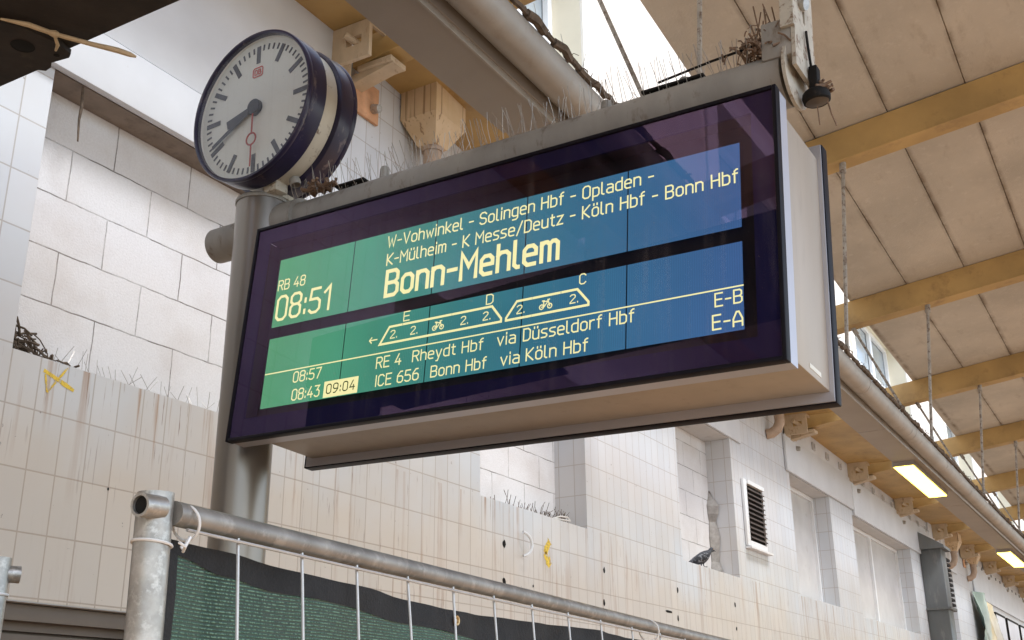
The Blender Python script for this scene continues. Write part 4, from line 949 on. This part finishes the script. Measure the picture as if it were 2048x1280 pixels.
for k, s in enumerate((.130, .265, .400, .545, .695, .848, 1.013, 1.192, 1.377, 1.58, 1.79, 2.0, 2.2, 2.4, 2.6, 2.8)):
    tl_ = (.0, .002, .0, .010, .0, .004, .0, .003)[k % 8]
    b = B(); b.tube([fp(s, -.004, .228), fp(s+tl_*.5, -.014, .10), fp(s+tl_*6, -.014, GZ+.1)], .0022, 8); b.build('wire', M['wire'], fe)
b = B(); b.tube([fp(.03, -.010, .222), fp(1.0, -.012, .2165), fp(3.3, -.010, .219)], .0022, 8); b.build('wire', M['wire'], fe)
e2 = empty('construction_fence', (1.12, 1.61, GZ), label='second fence post just showing at the left edge with a white cable tie', cat='fence')
b = B(); b.tube([(1.13, 1.606, GZ), (1.13, 1.602, .262)], .021, 24, False); b.lathe([(.021, 0), (.0175, 0), (.0175, -.1)], (1.13, 1.602, .262), (0, 0, 1), 24); b.build('post', M['galv'], e2)
b = B(); b.tube([(1.13, 1.602, .238), (1.162, 1.586, .238)], .0135, 16); b.tube([(1.13, 1.602, .238), (1.0, 3.4, .238)], .0145, 16); b.build('top_rail', M['galv'], e2)
# shade net
nt_ = empty('shade_net', fp(.02, .012, .2), label='green shade net with black hem tied to the fence below the top rail', cat='shade net')
top = [(.02, .215), (.13, .213), (.38, .201), (.69, .191), (1.0, .197), (1.36, .204), (1.65, .203), (2.1, .19), (2.6, .20), (3.3, .20)]
low = [(.02, .200), (.07, .196), (.13, .184), (.26, .174), (.38, .170), (.54, .158), (.69, .155), (.85, .150), (1.36, .160), (1.65, .158), (2.1, .145), (3.3, .155)]
def interp(tb, s):
    for (a, za), (c, zc) in zip(tb[:-1], tb[1:]):
        if s <= c: f = (s-a)/(c-a); f = f*f*(3-2*f); return za+(zc-za)*f
    return tb[-1][1]
def nwave(s, z): return .016+.008*math.sin(s*7+z*6)+.005*math.sin(s*19-z*13)+.003*math.sin(s*41+z*22)+(.012*max(0, .15-z)*math.sin(s*4+1))
def sheet(s0, s1, ztop, zbot, ns, nz, off):
    bb = B()
    for j in range(nz+1):
        for i in range(ns+1):
            s = s0+(s1-s0)*i/ns; za, zz = ztop(s), zbot(s); z = za+(zz-za)*j/nz
            bb.v.append(fp(s, nwave(s, z)+off, z))
    for j in range(nz):
        for i in range(ns): a = j*(ns+1)+i; bb.f.append((a, a+1, a+ns+2, a+ns+1))
    return bb
sheet(.048, 3.3, lambda s: interp(low, s)+.004, lambda s: GZ+.05, 120, 60, .002).build('net', M['net'], nt_, smooth=80)
sheet(.018, 3.3, lambda s: interp(top, s), lambda s: interp(low, s), 120, 3, 0).build('hem', M['black_hem'], nt_, smooth=80)
sheet(.016, .050, lambda s: .199, lambda s: GZ+.05, 3, 40, -.001).build('hem', M['black_hem'], nt_, smooth=80)
for s, z in ((.735, .175), (.022, .207), (1.67, .185), (2.5, .175)):
    b = B(); c = fp(s, nwave(s, z)-.003, z); b.lathe([(.0045, -.001), (.0055, .002), (.008, .0025), (.0095, 0), (.0095, -.001)], c, -fn, 20); b.build('eyelet', M['brass'], nt_)
    B().disc(c+fn*.0015, fn, .0048, 16).build('eyelet_hole', M['facade_trim'], nt_)
def ring(c, ax, r, n=24, wob=.0):
    ax = Vector(ax).normalized(); a = Vector((0, 0, 1)) if abs(ax.z) < .9 else Vector((1, 0, 0)); nx = ax.cross(a).normalized(); ny = ax.cross(nx)
    return [Vector(c)+nx*r*math.cos(2*math.pi*k/n)+ny*r*math.sin(2*math.pi*k/n)+ax*wob*math.sin(2*math.pi*k/n) for k in range(n+1)]
b = B(); b.tube(ring(pt+(pb-pt)*.0295, pt-pb, .0225, 28, .003), .0018, 6); q = fp(.018, -.018, .198); b.tube([fp(.005, -.022, .203), fp(.016, -.022, .200), fp(.024, -.012, .196)], .0018, 6)
tag(b.build('cable_tie', M['tie']), 'white cable tie wrapped around the fence post', 'cable tie')
b = B(); b.tube(ring(fp(.038, 0, .232), fd+Vector((0, 0, .25)), .0205, 24), .0018, 6); b.tube([fp(.034, -.012, .214), fp(.026, -.013, .203), fp(.022, -.010, .200)], .0022, 6)
tag(b.build('cable_tie', M['tie']), 'white cable tie looped over the rail next to the post', 'cable tie')
b = B(); b.tube(ring(fp(1.72, 0, .226), fd+Vector((0, 0, .15)), .025, 24), .0022, 6); b.tube([fp(1.72, -.01, .204), fp(1.70, -.012, .185)], .002, 6)
tag(b.build('cable_tie', M['tie']), 'white cable tie looped over the rail near the bottom of the picture', 'cable tie')
b = B(); b.tube(ring((1.13, 1.602, .205), (0, 0, 1), .0225, 24), .0022, 6)
tag(b.build('cable_tie', M['tie']), 'white cable tie around the second fence post at the left edge', 'cable tie')

# ================================================================ dark cross-beam top left, with straw
e = empty('dark_crossbeam', (1.45, 3.4, GZ), label='sooty dark steel cross-beam overhead in the top left corner', cat='steel beam')
B().box(1.20, 1.582, -.2, 3.55, 1.69, 1.95).build('beam', M['dark_steel'], e, smooth=0)
p = [(1.12, 2.20), (1.59, 2.20), (1.59, 2.10)]
b = B(); poly = [(1.15, 3.3, 1.675), (1.595, 3.3, 1.675), (1.592, 2.395, 1.675), (1.606, 2.380, 1.675), (1.602, 2.355, 1.675), (1.588, 2.335, 1.675), (1.596, 2.275, 1.675), (1.587, 2.258, 1.675), (1.54, 2.245, 1.675), (1.44, 2.265, 1.675), (1.38, 2.31, 1.675), (1.15, 2.33, 1.675)]
b.prism(poly, (0, 0, .014)); b.build('gusset_plate', M['dark_steel'], e, smooth=0)
b = B(); b.lathe([(0, 0), (.022, 0), (.026, .001), (.03, .0)], (1.497, 2.332, 1.6735), (0, 0, 1), 24); b.build('bolt_hole', M['dark'], e)
b = B(); b.disc((1.57, 2.292, 1.6735), (0, 0, 1), .008, 12); b.build('bolt_hole', M['dark'], e)
B().box(1.25, 1.55, 3.36, 3.55, GZ, 1.70).build('column', M['dark_steel'], e, smooth=0)
b = B(); sx = 1.50
def gz_(x, y): return (x, y, 1.66)
b.tube([(1.387, 2.27, 1.668), (1.439, 2.232, 1.668), (1.494, 2.212, 1.668)], [.003, .007, .0065], 7); b.tube([(1.488, 2.214, 1.668), (1.498, 2.208, 1.667), (1.506, 2.205, 1.667)], [.007, .010, .008], 8)
b.tube([(1.50, 2.207, 1.667), (1.575, 2.167, 1.668), (1.631, 2.131, 1.668), (1.66, 2.117, 1.667), (1.675, 2.11, 1.666)], [.006, .0065, .008, .007, .003], 7); b.tube([(1.50, 2.212, 1.667), (1.53, 2.235, 1.662), (1.54, 2.255, 1.658)], [.004, .005, .003], 6)
tag(b.build('straw_stalk', M['straw']), 'dry broken straw stalk stuck under the dark cross-beam', 'straw')
